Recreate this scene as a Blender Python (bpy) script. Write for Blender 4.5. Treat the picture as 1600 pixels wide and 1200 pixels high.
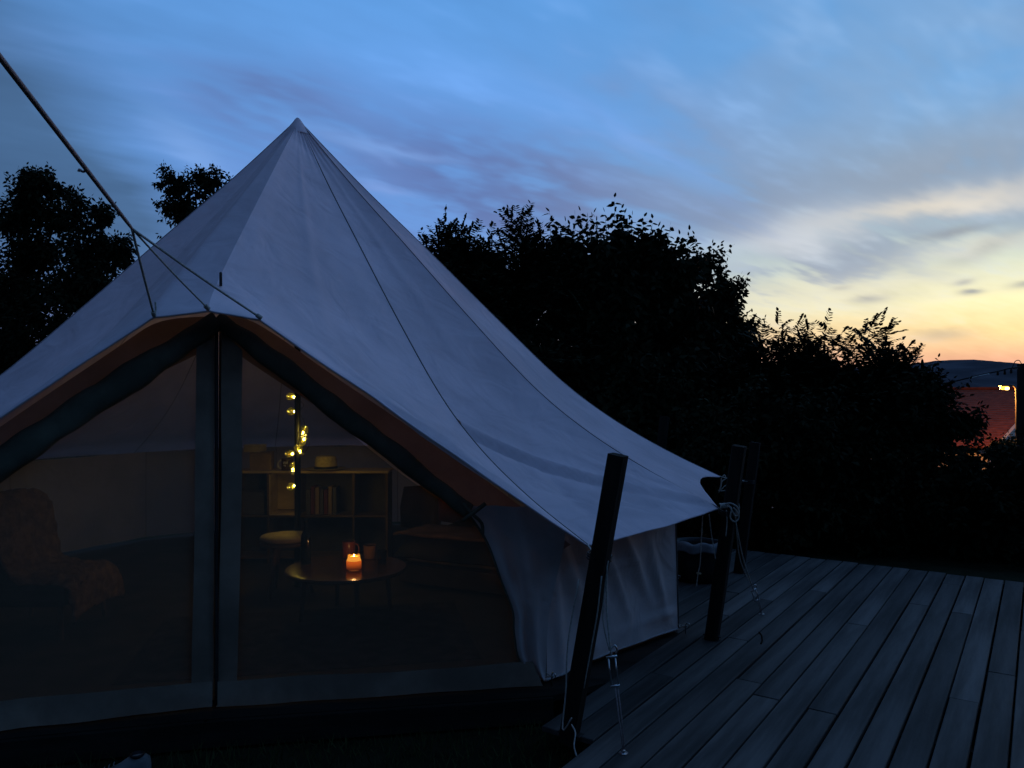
import bpy, math, random
import numpy as np
from mathutils import Vector, noise as mnoise

random.seed(7)
rng = np.random.default_rng(11)
sc = bpy.context.scene
for _o in list(bpy.data.objects):
    bpy.data.objects.remove(_o)
C = sc.collection
FP, CX, HY, CH = 1200.0, 800.0, 614.0, 1.65      # focal length and horizon in photo pixels, eye height


def P(px, py, d):
    """point seen at photo pixel (px, py), d metres ahead of the camera"""
    return Vector(((px - CX) / FP * d, d, CH - (py - HY) / FP * d))


def G(px, py, z=0.0):
    """point on the level plane z seen at photo pixel"""
    return P(px, py, (CH - z) * FP / (py - HY))


# ------------------------------------------------------------------ camera
cam_d = bpy.data.cameras.new('camera')
cam_d.sensor_width = 36.0
cam_d.lens = 27.0
cam_d.shift_y = (HY - 600.0) / 1600.0
cam_d.clip_start = 0.05
cam_d.clip_end = 9000.0
cam = bpy.data.objects.new('camera', cam_d)
C.objects.link(cam)
cam.location = (0, 0, CH)
cam.rotation_euler = (math.radians(90), 0, 0)
sc.camera = cam

# ------------------------------------------------------------------ render and exposure
sc.render.engine = 'CYCLES'
sc.cycles.use_denoising = True
sc.cycles.max_bounces = 5
sc.cycles.diffuse_bounces = 3
sc.cycles.glossy_bounces = 3
sc.cycles.use_adaptive_sampling = True
sc.cycles.adaptive_threshold = 0.02
sc.cycles.transparent_max_bounces = 16
sc.cycles.sample_clamp_indirect = 2.0
sc.view_settings.view_transform = 'Standard'
sc.view_settings.look = 'None'
sc.view_settings.exposure = 0.0
sc.view_settings.gamma = 1.0
sc.view_settings.use_curve_mapping = False


# ------------------------------------------------------------------ node helpers
class NT:
    def __init__(self, tree):
        self.t = tree
        self.n = tree.nodes
        self.l = tree.links

    def node(self, typ, **kw):
        n = self.n.new(typ)
        for k, v in kw.items():
            setattr(n, k, v)
        return n

    def put(self, sock, v):
        if isinstance(v, bpy.types.NodeSocket):
            self.l.new(v, sock)
        elif isinstance(v, (tuple, list)) and len(v) == 3 and sock.type == 'RGBA':
            sock.default_value = (*v, 1.0)
        else:
            sock.default_value = v

    def m(self, op, a, b=None, c=None, clamp=False):
        n = self.node('ShaderNodeMath', operation=op, use_clamp=clamp)
        for i, v in enumerate((a, b, c)):
            if v is not None:
                self.put(n.inputs[i], v)
        return n.outputs[0]

    def rng(self, v, a, b, c=0.0, d=1.0, smooth=True):
        n = self.node('ShaderNodeMapRange', interpolation_type='SMOOTHSTEP' if smooth else 'LINEAR')
        self.put(n.inputs['Value'], v)
        for k, x in zip(('From Min', 'From Max', 'To Min', 'To Max'), (a, b, c, d)):
            n.inputs[k].default_value = x
        return n.outputs['Result']

    def mix(self, f, a, b, blend='MIX'):
        n = self.node('ShaderNodeMix', data_type='RGBA', blend_type=blend)
        self.put(n.inputs['Factor'], f)
        self.put(n.inputs['A'], a)
        self.put(n.inputs['B'], b)
        return [o for o in n.outputs if o.type == 'RGBA'][0]

    def ramp(self, f, stops, interp='LINEAR'):
        n = self.node('ShaderNodeValToRGB')
        cr = n.color_ramp
        cr.interpolation = interp
        while len(cr.elements) < len(stops):
            cr.elements.new(0.5)
        for e, (p, c) in zip(cr.elements, stops):
            e.position = p
            e.color = (*c, 1.0)
        self.put(n.inputs['Fac'], f)
        return n.outputs['Color']

    def noise(self, vec, scale, detail=4.0, rough=0.55, dist=0.0):
        n = self.node('ShaderNodeTexNoise')
        if vec is not None:
            self.put(n.inputs['Vector'], vec)
        n.inputs['Scale'].default_value = scale
        n.inputs['Detail'].default_value = detail
        n.inputs['Roughness'].default_value = rough
        n.inputs['Distortion'].default_value = dist
        return n.outputs['Fac']

    def comb(self, x, y, z):
        n = self.node('ShaderNodeCombineXYZ')
        for i, v in enumerate((x, y, z)):
            self.put(n.inputs[i], v)
        return n.outputs[0]


# ------------------------------------------------------------------ the dusk sky
world = bpy.data.worlds.new('World')
sc.world = world
world.use_nodes = True
w = NT(world.node_tree)
w.n.clear()
SUN_AZ = math.radians(37.0)           # the sun has just set, right of the frame's middle


def azel(px, py):
    x = (px - CX) / FP
    z = (HY - py) / FP
    return math.atan2(x, 1.0), math.atan2(z, math.hypot(x, 1.0))


tc = w.node('ShaderNodeTexCoord')
sep = w.node('ShaderNodeSeparateXYZ')
w.l.new(tc.outputs['Generated'], sep.inputs[0])
dx, dy, dz = sep.outputs
az = w.m('ARCTAN2', dx, dy)
el = w.m('ARCSINE', w.m('MINIMUM', w.m('MAXIMUM', dz, -1.0), 1.0))
# cloud layer seen in perspective, streaks running towards the sunset
den = w.m('ADD', w.m('MAXIMUM', dz, 0.0), 0.13)
ux = w.m('DIVIDE', dx, den)
uy = w.m('DIVIDE', dy, den)
ca, sa = math.cos(SUN_AZ + 0.25), math.sin(SUN_AZ + 0.25)
along = w.m('ADD', w.m('MULTIPLY', ux, sa), w.m('MULTIPLY', uy, ca))
across = w.m('SUBTRACT', w.m('MULTIPLY', ux, ca), w.m('MULTIPLY', uy, sa))
pl = w.comb(w.m('MULTIPLY', along, 0.42), across, 3.1)
n_big = w.noise(pl, 0.75, 1.5, 0.5, 0.0)
n_mid = w.noise(pl, 1.7, 4.0, 0.62, 0.6)
n_fine = w.noise(pl, 5.5, 3.0, 0.62, 0.0)
warp = w.m('SUBTRACT', n_mid, 0.5)
warp2 = w.m('SUBTRACT', n_fine, 0.5)


wv = w.comb(az, el, w.m('ADD', warp, w.m('MULTIPLY', warp2, 0.5)))


def dot(vec, k):
    n = w.node('ShaderNodeVectorMath', operation='DOT_PRODUCT')
    w.put(n.inputs[0], vec)
    n.inputs[1].default_value = k
    return n.outputs['Value']


def streak(p0, p1, width, wx=0.10):
    """a soft bank of cloud lying along the line between two directions"""
    a0, e0 = azel(*p0)
    a1, e1 = azel(*p1)
    ac, ec = (a0 + a1) / 2, (e0 + e1) / 2
    L = math.hypot(a1 - a0, e1 - e0)
    cr, sr = (a1 - a0) / L, (e1 - e0) / L
    iu, iv = 1 / (L * 0.55), FP / width
    u = w.m('ADD', dot(wv, (cr * iu, sr * iu, 0.0)), -(ac * cr + ec * sr) * iu)
    v = w.m('ADD', dot(wv, (-sr * iv, cr * iv, wx * iv)), (ac * sr - ec * cr) * iv)
    return w.m('POWER', 0.36788, w.m('MULTIPLY_ADD', u, u, w.m('MULTIPLY', v, v)))


nish = w.node('ShaderNodeTexSky', sky_type='NISHITA', sun_disc=False)
nish.sun_elevation = math.radians(0.6)
nish.sun_rotation = SUN_AZ
elz = w.m('ADD', dz, w.m('MULTIPLY', warp, 0.012))
f_el = w.m('MULTIPLY', elz, 1.6, clamp=True)
sun_side = w.ramp(f_el, [
    (0.0, (0.60, 0.28, 0.26)), (0.055, (0.84, 0.44, 0.28)), (0.11, (1.0, 0.72, 0.34)), (0.165, (1.0, 0.92, 0.52)),
    (0.235, (0.68, 0.77, 0.63)), (0.34, (0.26, 0.43, 0.62)), (0.52, (0.15, 0.38, 0.72)), (0.72, (0.105, 0.32, 0.66)),
    (1.0, (0.075, 0.22, 0.50))])
far_side = w.ramp(f_el, [
    (0.0, (0.40, 0.30, 0.40)), (0.08, (0.22, 0.27, 0.52)), (0.25, (0.155, 0.30, 0.68)), (0.45, (0.14, 0.35, 0.79)),
    (0.72, (0.115, 0.33, 0.74)), (1.0, (0.075, 0.22, 0.54))])
dd = w.m('ABSOLUTE', w.m('SUBTRACT', az, SUN_AZ))
dd = w.m('MINIMUM', dd, w.m('SUBTRACT', 2 * math.pi, dd))
spread = w.m('SUBTRACT', 1.0, w.rng(dd, 0.12, 0.85))
col = w.mix(spread, far_side, sun_side)
# away from the sunset the dusk sky dims
dim = w.rng(dd, 0.80, 2.0, 1.0, 0.30)
# cloud: general thin cover and the banks of the photograph
thin = w.m('MULTIPLY', w.rng(n_big, 0.36, 0.66), w.rng(n_mid, 0.34, 0.66))
lowfade = w.rng(el, 0.02, 0.16)
thin = w.m('MULTIPLY', thin, lowfade)
cloud_blue = w.mix(w.rng(dd, 0.15, 0.75), (0.26, 0.33, 0.43), (0.104, 0.155, 0.36))
col = w.mix(w.m('MULTIPLY', thin, 0.68), col, cloud_blue)
wisp = w.m('MULTIPLY', w.rng(n_fine, 0.50, 0.80), lowfade)
col = w.mix(w.m('MULTIPLY', wisp, 0.30), col, w.mix(spread, (0.20, 0.42, 0.92), (0.36, 0.54, 0.80)))
brk = w.m('ADD', 0.22, w.m('MULTIPLY', w.rng(w.m('ADD', w.m('MULTIPLY', n_mid, 0.6), w.m('MULTIPLY', n_fine, 0.4)), 0.41, 0.56), 0.78))
bank = [((310, 110), (520, 150), 55, .85), ((480, 190), (1150, 320), 75, 1.0), ((560, 300), (1000, 340), 60, .8),
        ((1130, 445), (1480, 345), 36, 1.0), ((1250, 300), (1660, 205), 52, 1.0), ((1060, 330), (1330, 290), 45, .8),
        ((880, 110), (1250, 250), 60, .5)]
for p0, p1, wd, k in bank:
    col = w.mix(w.m('MULTIPLY', w.m('MULTIPLY', streak(p0, p1, wd, 0.16), brk), k), col, cloud_blue)
# the grey bank on the left, thick and smooth
lb = w.m('MINIMUM', w.m('ADD', streak((-300, -60), (170, 300), 120, 0.07), streak((-200, 250), (330, 400), 90, 0.07)), 1.0)
col = w.mix(w.m('MULTIPLY', lb, 0.92), col, (0.066, 0.145, 0.290))
# small dark shreds low over the sunset
for p0, p1, wd, k in [((1440, 372), (1545, 352), 7, .8), ((1300, 452), (1330, 448), 4, .8), ((1330, 470), (1385, 466), 6, .9),
                      ((1490, 443), (1520, 438), 5, .8), ((1500, 458), (1535, 456), 4, .9), ((1430, 525), (1520, 520), 8, .35),
                      ((1490, 410), (1600, 360), 12, .6), ((1580, 448), (1640, 440), 5, .7)]:
    col = w.mix(w.m('MULTIPLY', streak(p0, p1, wd, 0.012), k), col, (0.25, 0.29, 0.34))
# bright wisps
for p0, p1, wd, k, c in [((1140, 390), (1340, 345), 34, .65, (0.66, 0.68, 0.70)), ((1330, 335), (1640, 285), 17, .85, (0.72, 0.66, 0.56)),
                         ((1150, 480), (1560, 425), 34, .6, (0.80, 0.75, 0.58)), ((1420, 395), (1640, 370), 16, .5, (0.72, 0.70, 0.60)),
                         ((250, 190), (370, 262), 16, .6, (0.20, 0.37, 0.74)), ((500, 205), (700, 250), 9, .5, (0.22, 0.40, 0.80)),
                         ((560, 285), (640, 310), 12, .6, (0.22, 0.36, 0.74)), ((860, 150), (1120, 300), 13, .5, (0.20, 0.38, 0.78)),
                         ((640, 90), (980, 200), 22, .4, (0.16, 0.38, 0.85)), ((250, 40), (560, 60), 40, .4, (0.13, 0.36, 0.80))]:
    col = w.mix(w.m('MULTIPLY', streak(p0, p1, wd, 0.07), k), col, c)
mott = w.m('ADD', 0.66, w.m('ADD', w.m('MULTIPLY', n_fine, 0.30), w.m('MULTIPLY', n_mid, 0.38)))
col = w.mix(1.0, col, w.comb(mott, mott, mott), 'MULTIPLY')
col = w.mix(1.0, col, w.comb(dim, dim, dim), 'MULTIPLY')
nsc = w.mix(1.0, nish.outputs[0], (0.05, 0.05, 0.05), 'MULTIPLY')
col = w.mix(0.06, col, nsc)
below = w.rng(dz, -0.03, 0.0)
col = w.mix(below, (0.012, 0.014, 0.018), col)
world.cycles.sampling_method = 'MANUAL'
world.cycles.sample_map_resolution = 256
bg = w.node('ShaderNodeBackground')
w.put(bg.inputs['Color'], col)
bg.inputs['Strength'].default_value = 1.16
wo = w.node('ShaderNodeOutputWorld')
w.l.new(bg.outputs[0], wo.inputs['Surface'])

# the last, almost spent glow of the sun
sun_d = bpy.data.lights.new('sun', 'SUN')
sun_d.energy = 0.03
sun_d.angle = math.radians(12)
sun_d.color = (1.0, 0.72, 0.5)
sun = bpy.data.objects.new('sun', sun_d)
C.objects.link(sun)
_sd = Vector((math.sin(SUN_AZ), math.cos(SUN_AZ), math.tan(math.radians(2.0))))
sun.rotation_euler = _sd.to_track_quat('Z', 'Y').to_euler()


# ------------------------------------------------------------------ materials
def material(name, color, rough=0.8, spec=0.2, var=0.25, scale=6.0, color2=None, bump=0.0, bscale=40.0, stretch=None,
             coord='Object', metal=0.0, trans=0.0, rand=0.24):
    m = bpy.data.materials.new(name)
    m.use_nodes = True
    t = NT(m.node_tree)
    b = t.n['Principled BSDF']
    co = t.node('ShaderNodeTexCoord')
    v = co.outputs[coord]
    if stretch:
        mp = t.node('ShaderNodeMapping')
        mp.inputs['Scale'].default_value = stretch
        t.l.new(v, mp.inputs['Vector'])
        v = mp.outputs[0]
    n = t.noise(v, scale, 5.0, 0.6, 0.2)
    c2 = color2 or tuple(x * (1 - var) for x in color)
    c1 = tuple(min(1, x * (1 + var * 0.6)) for x in color) if color2 is None else color
    oi = t.node('ShaderNodeObjectInfo')
    colr = t.mix(t.rng(n, 0.3, 0.72), c2, c1)
    k = t.m('ADD', 1.0 - rand / 2, t.m('MULTIPLY', oi.outputs['Random'], rand))
    colr = t.mix(1.0, colr, t.comb(k, k, k), 'MULTIPLY')
    t.put(b.inputs['Base Color'], colr)
    b.inputs['Roughness'].default_value = rough
    b.inputs['Specular IOR Level'].default_value = spec
    b.inputs['Metallic'].default_value = metal
    if bump:
        bp = t.node('ShaderNodeBump')
        bp.inputs['Strength'].default_value = bump
        bp.inputs['Distance'].default_value = 0.01
        t.put(bp.inputs['Height'], t.noise(v, bscale, 4.0, 0.6))
        t.l.new(bp.outputs[0], b.inputs['Normal'])
    if trans:
        tr = t.node('ShaderNodeBsdfTranslucent')
        t.put(tr.inputs['Color'], colr)
        mx = t.node('ShaderNodeMixShader')
        mx.inputs[0].default_value = trans
        t.l.new(b.outputs[0], mx.inputs[1])
        t.l.new(tr.outputs[0], mx.inputs[2])
        t.l.new(mx.outputs[0], t.n['Material Output'].inputs['Surface'])
    return m


def see_through(name, color, clear, gloss=0.0, rough=0.05):
    """thin net or glass: part open, part fabric or reflection"""
    m = bpy.data.materials.new(name)
    m.use_nodes = True
    t = NT(m.node_tree)
    out = t.n['Material Output']
    t.n.remove(t.n['Principled BSDF'])
    tr = t.node('ShaderNodeBsdfTransparent')
    tr.inputs['Color'].default_value = (0.97, 0.97, 0.97, 1)
    mx = t.node('ShaderNodeMixShader')
    if gloss:
        other = t.node('ShaderNodeBsdfGlossy')
        other.inputs['Roughness'].default_value = rough
        fr = t.node('ShaderNodeFresnel')
        fr.inputs['IOR'].default_value = 1.5
        t.put(mx.inputs[0], t.m('MULTIPLY', fr.outputs[0], gloss, clamp=True))
        tr.inputs['Color'].default_value = (*color, 1)
    else:
        other = t.node('ShaderNodeBsdfDiffuse')
        other.inputs['Color'].default_value = (*color, 1)
        co = t.node('ShaderNodeTexCoord')
        n = t.noise(co.outputs['Object'], 1.6, 3.0)
        t.put(mx.inputs[0], t.m('ADD', 1.0 - clear - 0.06, t.m('MULTIPLY', n, 0.12)))
    t.l.new(tr.outputs[0], mx.inputs[1])
    t.l.new(other.outputs[0], mx.inputs[2])
    t.l.new(mx.outputs[0], out.inputs['Surface'])
    return m


def glow(name, color, strength):
    m = bpy.data.materials.new(name)
    m.use_nodes = True
    t = NT(m.node_tree)
    b = t.n['Principled BSDF']
    b.inputs['Base Color'].default_value = (*color, 1)
    b.inputs['Emission Color'].default_value = (*color, 1)
    b.inputs['Emission Strength'].default_value = strength
    return m


M = {}
def canvas(name, color, wrinkle):
    m = material(name, color, 0.9, 0.1, 0.12, 1.3, trans=0.08)
    t = NT(m.node_tree)
    b = t.n['Principled BSDF']
    co = t.node('ShaderNodeTexCoord').outputs['Object']
    h1 = t.noise(co, 3.6, 2.0, 0.45, 0.9)
    h2 = t.noise(co, 17.0, 3.0, 0.55, 0.5)
    h3 = t.noise(co, 420.0, 1.0, 0.5)
    hh = t.m('ADD', t.m('MULTIPLY', h1, wrinkle), t.m('ADD', t.m('MULTIPLY', h2, wrinkle * 0.05), t.m('MULTIPLY', h3, 0.0004)))
    bp = t.node('ShaderNodeBump')
    bp.inputs['Strength'].default_value = 1.0
    bp.inputs['Distance'].default_value = 1.0
    t.put(bp.inputs['Height'], hh)
    t.l.new(bp.outputs[0], b.inputs['Normal'])
    # water marks and dust
    old = b.inputs['Base Color'].links[0].from_socket
    st = t.rng(t.noise(co, 2.4, 5.0, 0.65, 1.2), 0.52, 0.70)
    t.put(b.inputs['Base Color'], t.mix(t.m('MULTIPLY', st, 0.20), old, tuple(x * 0.62 for x in color)))
    return m


M['canvas'] = canvas('canvas', (0.74, 0.60, 0.64), 0.022)
M['canvas_wall'] = canvas('canvas_wall', (0.64, 0.58, 0.57), 0.030)
M['canvas_backlit_tint'] = material('canvas_backlit_tint', (0.46, 0.31, 0.27), 0.9, 0.1, 0.18, 3.0, trans=0.35)  # brown of eave shade and inside glow put into the canvas colour
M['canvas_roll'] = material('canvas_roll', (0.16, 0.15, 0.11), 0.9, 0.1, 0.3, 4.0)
M['canvas_strip'] = material('canvas_strip', (0.38, 0.29, 0.22), 0.9, 0.1, 0.3, 3.0, trans=0.05)
M['seam'] = material('seam', (0.16, 0.15, 0.14), 0.9, 0.1, 0.2, 20)
M['seam_pale'] = material('seam_pale', (0.36, 0.29, 0.30), 0.9, 0.1, 0.2, 20)
M['net'] = see_through('net', (0.40, 0.27, 0.18), 0.50)
M['zip'] = material('zip', (0.035, 0.034, 0.034), 0.6, 0.3, 0.3, 20)
M['groundsheet'] = material('groundsheet', (0.05, 0.036, 0.028), 0.8, 0.2, 0.4, 4)
M['rope'] = material('rope', (0.52, 0.47, 0.42), 0.9, 0.1, 0.3, 90, bump=0.4, bscale=300)
M['rope_dark'] = material('rope_dark', (0.40, 0.31, 0.30), 0.9, 0.1, 0.3, 60, bump=0.4, bscale=300)
M['steel'] = material('steel', (0.55, 0.55, 0.56), 0.28, 0.5, 0.15, 30, metal=1.0)
M['post'] = material('post', (0.022, 0.019, 0.016), 0.9, 0.1, 0.4, 9, stretch=(1, 1, 0.12), bump=0.5, bscale=30)
M['plank'] = material('plank', (0.092, 0.082, 0.076), 0.72, 0.25, 0.65, 7, stretch=(1.0, 0.09, 1.0), bump=0.45, bscale=36, rand=0.75)
M['board'] = material('board', (0.030, 0.026, 0.022), 0.9, 0.1, 0.4, 7, stretch=(0.1, 1.0, 1.0), bump=0.4, bscale=30)
M['soil'] = material('soil', (0.028, 0.030, 0.018), 1.0, 0.0, 0.4, 3.0, bump=0.6, bscale=12)
M['grass'] = material('grass', (0.060, 0.080, 0.030), 1.0, 0.05, 0.4, 2.0)
M['leaf'] = material('leaf', (0.017, 0.022, 0.010), 0.85, 0.08, 0.45, 1.8)
M['leaf_b'] = material('leaf_b', (0.05, 0.05, 0.02), 0.85, 0.08, 0.45, 1.5)
M['bark'] = material('bark', (0.035, 0.026, 0.020), 1.0, 0.0, 0.4, 12, bump=0.6, bscale=25)
M['wood'] = material('wood', (0.15, 0.095, 0.055), 0.55, 0.3, 0.3, 6, stretch=(0.15, 1, 1))
M['wood_pale'] = material('wood_pale', (0.55, 0.42, 0.26), 0.6, 0.3, 0.25, 6, stretch=(0.15, 1, 1))
M['table'] = material('table', (0.085, 0.045, 0.025), 0.22, 0.5, 0.3, 5, stretch=(0.15, 1, 1))
M['black'] = material('black', (0.012, 0.012, 0.013), 0.5, 0.4, 0.2, 8)
M['cushion_pale'] = material('cushion_pale', (0.55, 0.47, 0.33), 0.95, 0.05, 0.15, 10, bump=0.3, bscale=60)
M['cushion_red'] = material('cushion_red', (0.16, 0.045, 0.035), 0.95, 0.05, 0.3, 6)
M['cushion_brown'] = material('cushion_brown', (0.15, 0.09, 0.055), 0.95, 0.05, 0.3, 6)
M['blanket'] = material('blanket', (0.06, 0.055, 0.065), 1.0, 0.0, 0.35, 5, bump=0.4, bscale=60)
M['blanket_pale'] = material('blanket_pale', (0.20, 0.12, 0.09), 1.0, 0.0, 0.35, 5)
M['fleece'] = material('fleece', (0.24, 0.15, 0.11), 1.0, 0.0, 0.4, 14, bump=1.0, bscale=45)
M['rug'] = material('rug', (0.055, 0.042, 0.042), 1.0, 0.0, 0.6, 9, bump=0.5, bscale=60)
M['straw'] = material('straw', (0.55, 0.45, 0.25), 0.9, 0.1, 0.2, 40, bump=0.6, bscale=160)
M['ceramic'] = material('ceramic', (0.72, 0.70, 0.66), 0.25, 0.5, 0.05, 5)
M['ceramic_dark'] = material('ceramic_dark', (0.09, 0.05, 0.04), 0.25, 0.5, 0.2, 5)
M['ceramic_red'] = material('ceramic_red', (0.22, 0.06, 0.04), 0.3, 0.5, 0.2, 5)
M['carton'] = material('carton', (0.28, 0.19, 0.11), 0.9, 0.1, 0.2, 8)
M['book'] = material('book', (0.10, 0.09, 0.11), 0.8, 0.2, 0.2, 8)
M['glass'] = see_through('glass', (0.92, 0.94, 0.92), 0.9, 1.0)
def bulb_glass():
    """clear glass with a breath of dust that catches the light inside"""
    m = see_through('glass_bulb', (0.97, 0.95, 0.72), 0.9, 1.2)
    t = NT(m.node_tree)
    out = t.n['Material Output']
    old = out.inputs['Surface'].links[0].from_socket
    tr = t.node('ShaderNodeBsdfTranslucent')
    tr.inputs['Color'].default_value = (0.95, 0.90, 0.25, 1)
    mx = t.node('ShaderNodeMixShader')
    mx.inputs[0].default_value = 0.020
    t.l.new(old, mx.inputs[1])
    t.l.new(tr.outputs[0], mx.inputs[2])
    t.l.new(mx.outputs[0], out.inputs['Surface'])
    return m


M['glass_bulb'] = bulb_glass()
M['glass_bottle'] = material('glass_bottle', (0.008, 0.012, 0.010), 0.08, 0.6, 0.2, 5)
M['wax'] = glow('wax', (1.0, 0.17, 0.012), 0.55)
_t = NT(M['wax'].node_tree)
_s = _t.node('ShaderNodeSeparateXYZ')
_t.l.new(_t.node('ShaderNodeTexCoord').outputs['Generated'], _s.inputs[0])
_t.put(_t.n['Principled BSDF'].inputs['Emission Strength'], _t.rng(_s.outputs[2], 0.0, 1.0, 0.10, 1.0))  # flame light soaking through the wax, painted as emission rising to the top
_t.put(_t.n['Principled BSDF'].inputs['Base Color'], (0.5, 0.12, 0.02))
M['neck_glow'] = glow('neck_glow', (1.0, 0.42, 0.05), 1.5)  # scattered flame light in the jar neck, painted as emission
M['flame'] = glow('flame', (1.0, 0.62, 0.18), 55.0)
M['led'] = glow('led', (1.0, 0.72, 0.14), 650.0)
M['filament'] = glow('filament', (1.0, 0.80, 0.06), 0.12)
M['lamp_lens'] = glow('lamp_lens', (1.0, 0.42, 0.06), 3.0)
M['lamp_core'] = glow('lamp_core', (1.0, 0.70, 0.22), 6.0)
M['lamp_pole'] = material('lamp_pole', (0.05, 0.048, 0.042), 0.5, 0.4, 0.2, 3)
M['tile'] = material('tile', (0.17, 0.042, 0.018), 0.85, 0.2, 0.35, 4)
M['render'] = material('render', (0.55, 0.50, 0.42), 0.9, 0.1, 0.12, 2)
M['hill'] = material('hill', (0.085, 0.080, 0.090), 1.0, 0.0, 0.35, 0.012)
M['shoe'] = material('shoe', (0.22, 0.21, 0.20), 0.8, 0.2, 0.15, 12, bump=0.3, bscale=80)
M['cable'] = material('cable', (0.012, 0.012, 0.012), 0.6, 0.3, 0.2, 20)
M['cable_white'] = material('cable_white', (0.5, 0.5, 0.5), 0.5, 0.3, 0.1, 20)
M['cloth_pale'] = material('cloth_pale', (0.20, 0.19, 0.20), 0.95, 0.05, 0.2, 6)


# ------------------------------------------------------------------ mesh helpers
class MB:
    def __init__(self):
        self.v, self.f = [], []

    def add(self, vs, fs):
        o = len(self.v)
        self.v += [tuple(x) for x in vs]
        self.f += [tuple(i + o for i in f) for f in fs]
        return self

    def box(self, c, size, ax=None, bevel=0.0):
        """box at centre c; ax = three unit axes"""
        ax = ax or (Vector((1, 0, 0)), Vector((0, 1, 0)), Vector((0, 0, 1)))
        c = Vector(c)
        hx, hy, hz = size[0] / 2, size[1] / 2, size[2] / 2
        if bevel <= 0:
            vs = [c + ax[0] * (sx * hx) + ax[1] * (sy * hy) + ax[2] * (sz * hz)
                  for sz in (-1, 1) for sy in (-1, 1) for sx in (-1, 1)]
            fs = [(0, 2, 3, 1), (4, 5, 7, 6), (0, 1, 5, 4), (2, 6, 7, 3), (0, 4, 6, 2), (1, 3, 7, 5)]
            return self.add(vs, fs)
        b = bevel
        vs, fs = [], []
        rings = [(hx - b, hy - b, -hz), (hx, hy, -hz + b), (hx, hy, hz - b), (hx - b, hy - b, hz)]
        for rx, ry, z in rings:
            for sx, sy in ((-1, -1), (1, -1), (1, 1), (-1, 1)):
                vs.append(c + ax[0] * (sx * rx) + ax[1] * (sy * ry) + ax[2] * z)
        for r in range(3):
            for i in range(4):
                j = (i + 1) % 4
                fs.append((r * 4 + i, r * 4 + j, r * 4 + 4 + j, r * 4 + 4 + i))
        fs += [(3, 2, 1, 0), (12, 13, 14, 15)]
        return self.add(vs, fs)

    def tube(self, pts, rad, n=8, cap=True):
        pts = [Vector(p) for p in pts]
        if not hasattr(rad, '__len__'):
            rad = [rad] * len(pts)
        vs, fs = [], []
        ref = None
        for i, p in enumerate(pts):
            t = (pts[min(i + 1, len(pts) - 1)] - pts[max(i - 1, 0)])
            t = t.normalized() if t.length > 1e-9 else Vector((0, 0, 1))
            if ref is None:
                ref = Vector((0, 0, 1)) if abs(t.z) < 0.9 else Vector((1, 0, 0))
            a = (ref - t * ref.dot(t)).normalized()
            b = t.cross(a)
            ref = a
            for k in range(n):
                g = 2 * math.pi * k / n
                vs.append(p + a * (math.cos(g) * rad[i]) + b * (math.sin(g) * rad[i]))
        for i in range(len(pts) - 1):
            for k in range(n):
                j = (k + 1) % n
                fs.append((i * n + k, i * n + j, i * n + n + j, i * n + n + k))
        if cap:
            fs.append(tuple(reversed(range(n))))
            o = (len(pts) - 1) * n
            fs.append(tuple(o + k for k in range(n)))
        return self.add(vs, fs)

    def lathe(self, prof, base=(0, 0, 0), n=20, axis=Vector((0, 0, 1)), wob=0.0):
        axis = Vector(axis).normalized()
        q = Vector((0, 0, 1)).rotation_difference(axis)
        base = Vector(base)
        vs, fs = [], []
        for r, z in prof:
            for k in range(n):
                g = 2 * math.pi * k / n
                rr = r * (1 + wob * math.sin(3 * g + 9 * z))
                vs.append(base + q @ Vector((rr * math.cos(g), rr * math.sin(g), z)))
        for i in range(len(prof) - 1):
            for k in range(n):
                j = (k + 1) % n
                fs.append((i * n + k, i * n + j, i * n + n + j, i * n + n + k))
        fs.append(tuple(reversed(range(n))))
        fs.append(tuple((len(prof) - 1) * n + k for k in range(n)))
        return self.add(vs, fs)

    def grid(self, rows):
        nr, nc = len(rows), len(rows[0])
        vs = [p for r in rows for p in r]
        fs = [(i * nc + j, i * nc + j + 1, (i + 1) * nc + j + 1, (i + 1) * nc + j) for i in range(nr - 1) for j in range(nc - 1)]
        return self.add(vs, fs)

    def build(self, name, mat, parent=None, smooth=False, loc=None, thick=0.0):
        me = bpy.data.meshes.new(name)
        org = Vector(loc) if loc is not None else Vector((0, 0, 0))
        if parent is not None and loc is None:
            org = wloc(parent)
        me.from_pydata([tuple(Vector(v) - org) for v in self.v], [], self.f)
        me.update()
        if smooth:
            me.shade_smooth()
        o = bpy.data.objects.new(name, me)
        C.objects.link(o)
        me.materials.append(M[mat] if isinstance(mat, str) else mat)
        if parent is not None:
            o.parent = parent
            o.location = org - wloc(parent)
            WL[o.name] = org
        else:
            o.location = org
            WL[o.name] = org
        if thick:
            s = o.modifiers.new('cloth_thickness', 'SOLIDIFY')
            s.thickness = thick
            s.offset = -1.0
        return o


WL = {}


def wloc(o):
    return WL.get(o.name, Vector((0, 0, 0)))


def tag(o, label=None, cat=None, group=None, kind=None):
    for k, v in (('label', label), ('category', cat), ('group', group), ('kind', kind)):
        if v:
            o[k] = v
    return o


def thing(name, loc, label, cat, group=None):
    o = bpy.data.objects.new(name, None)
    o.empty_display_size = 0.1
    C.objects.link(o)
    o.location = Vector(loc)
    WL[o.name] = Vector(loc)
    return tag(o, label, cat, group)


def lerp(a, b, t):
    return a + (b - a) * t


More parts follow.
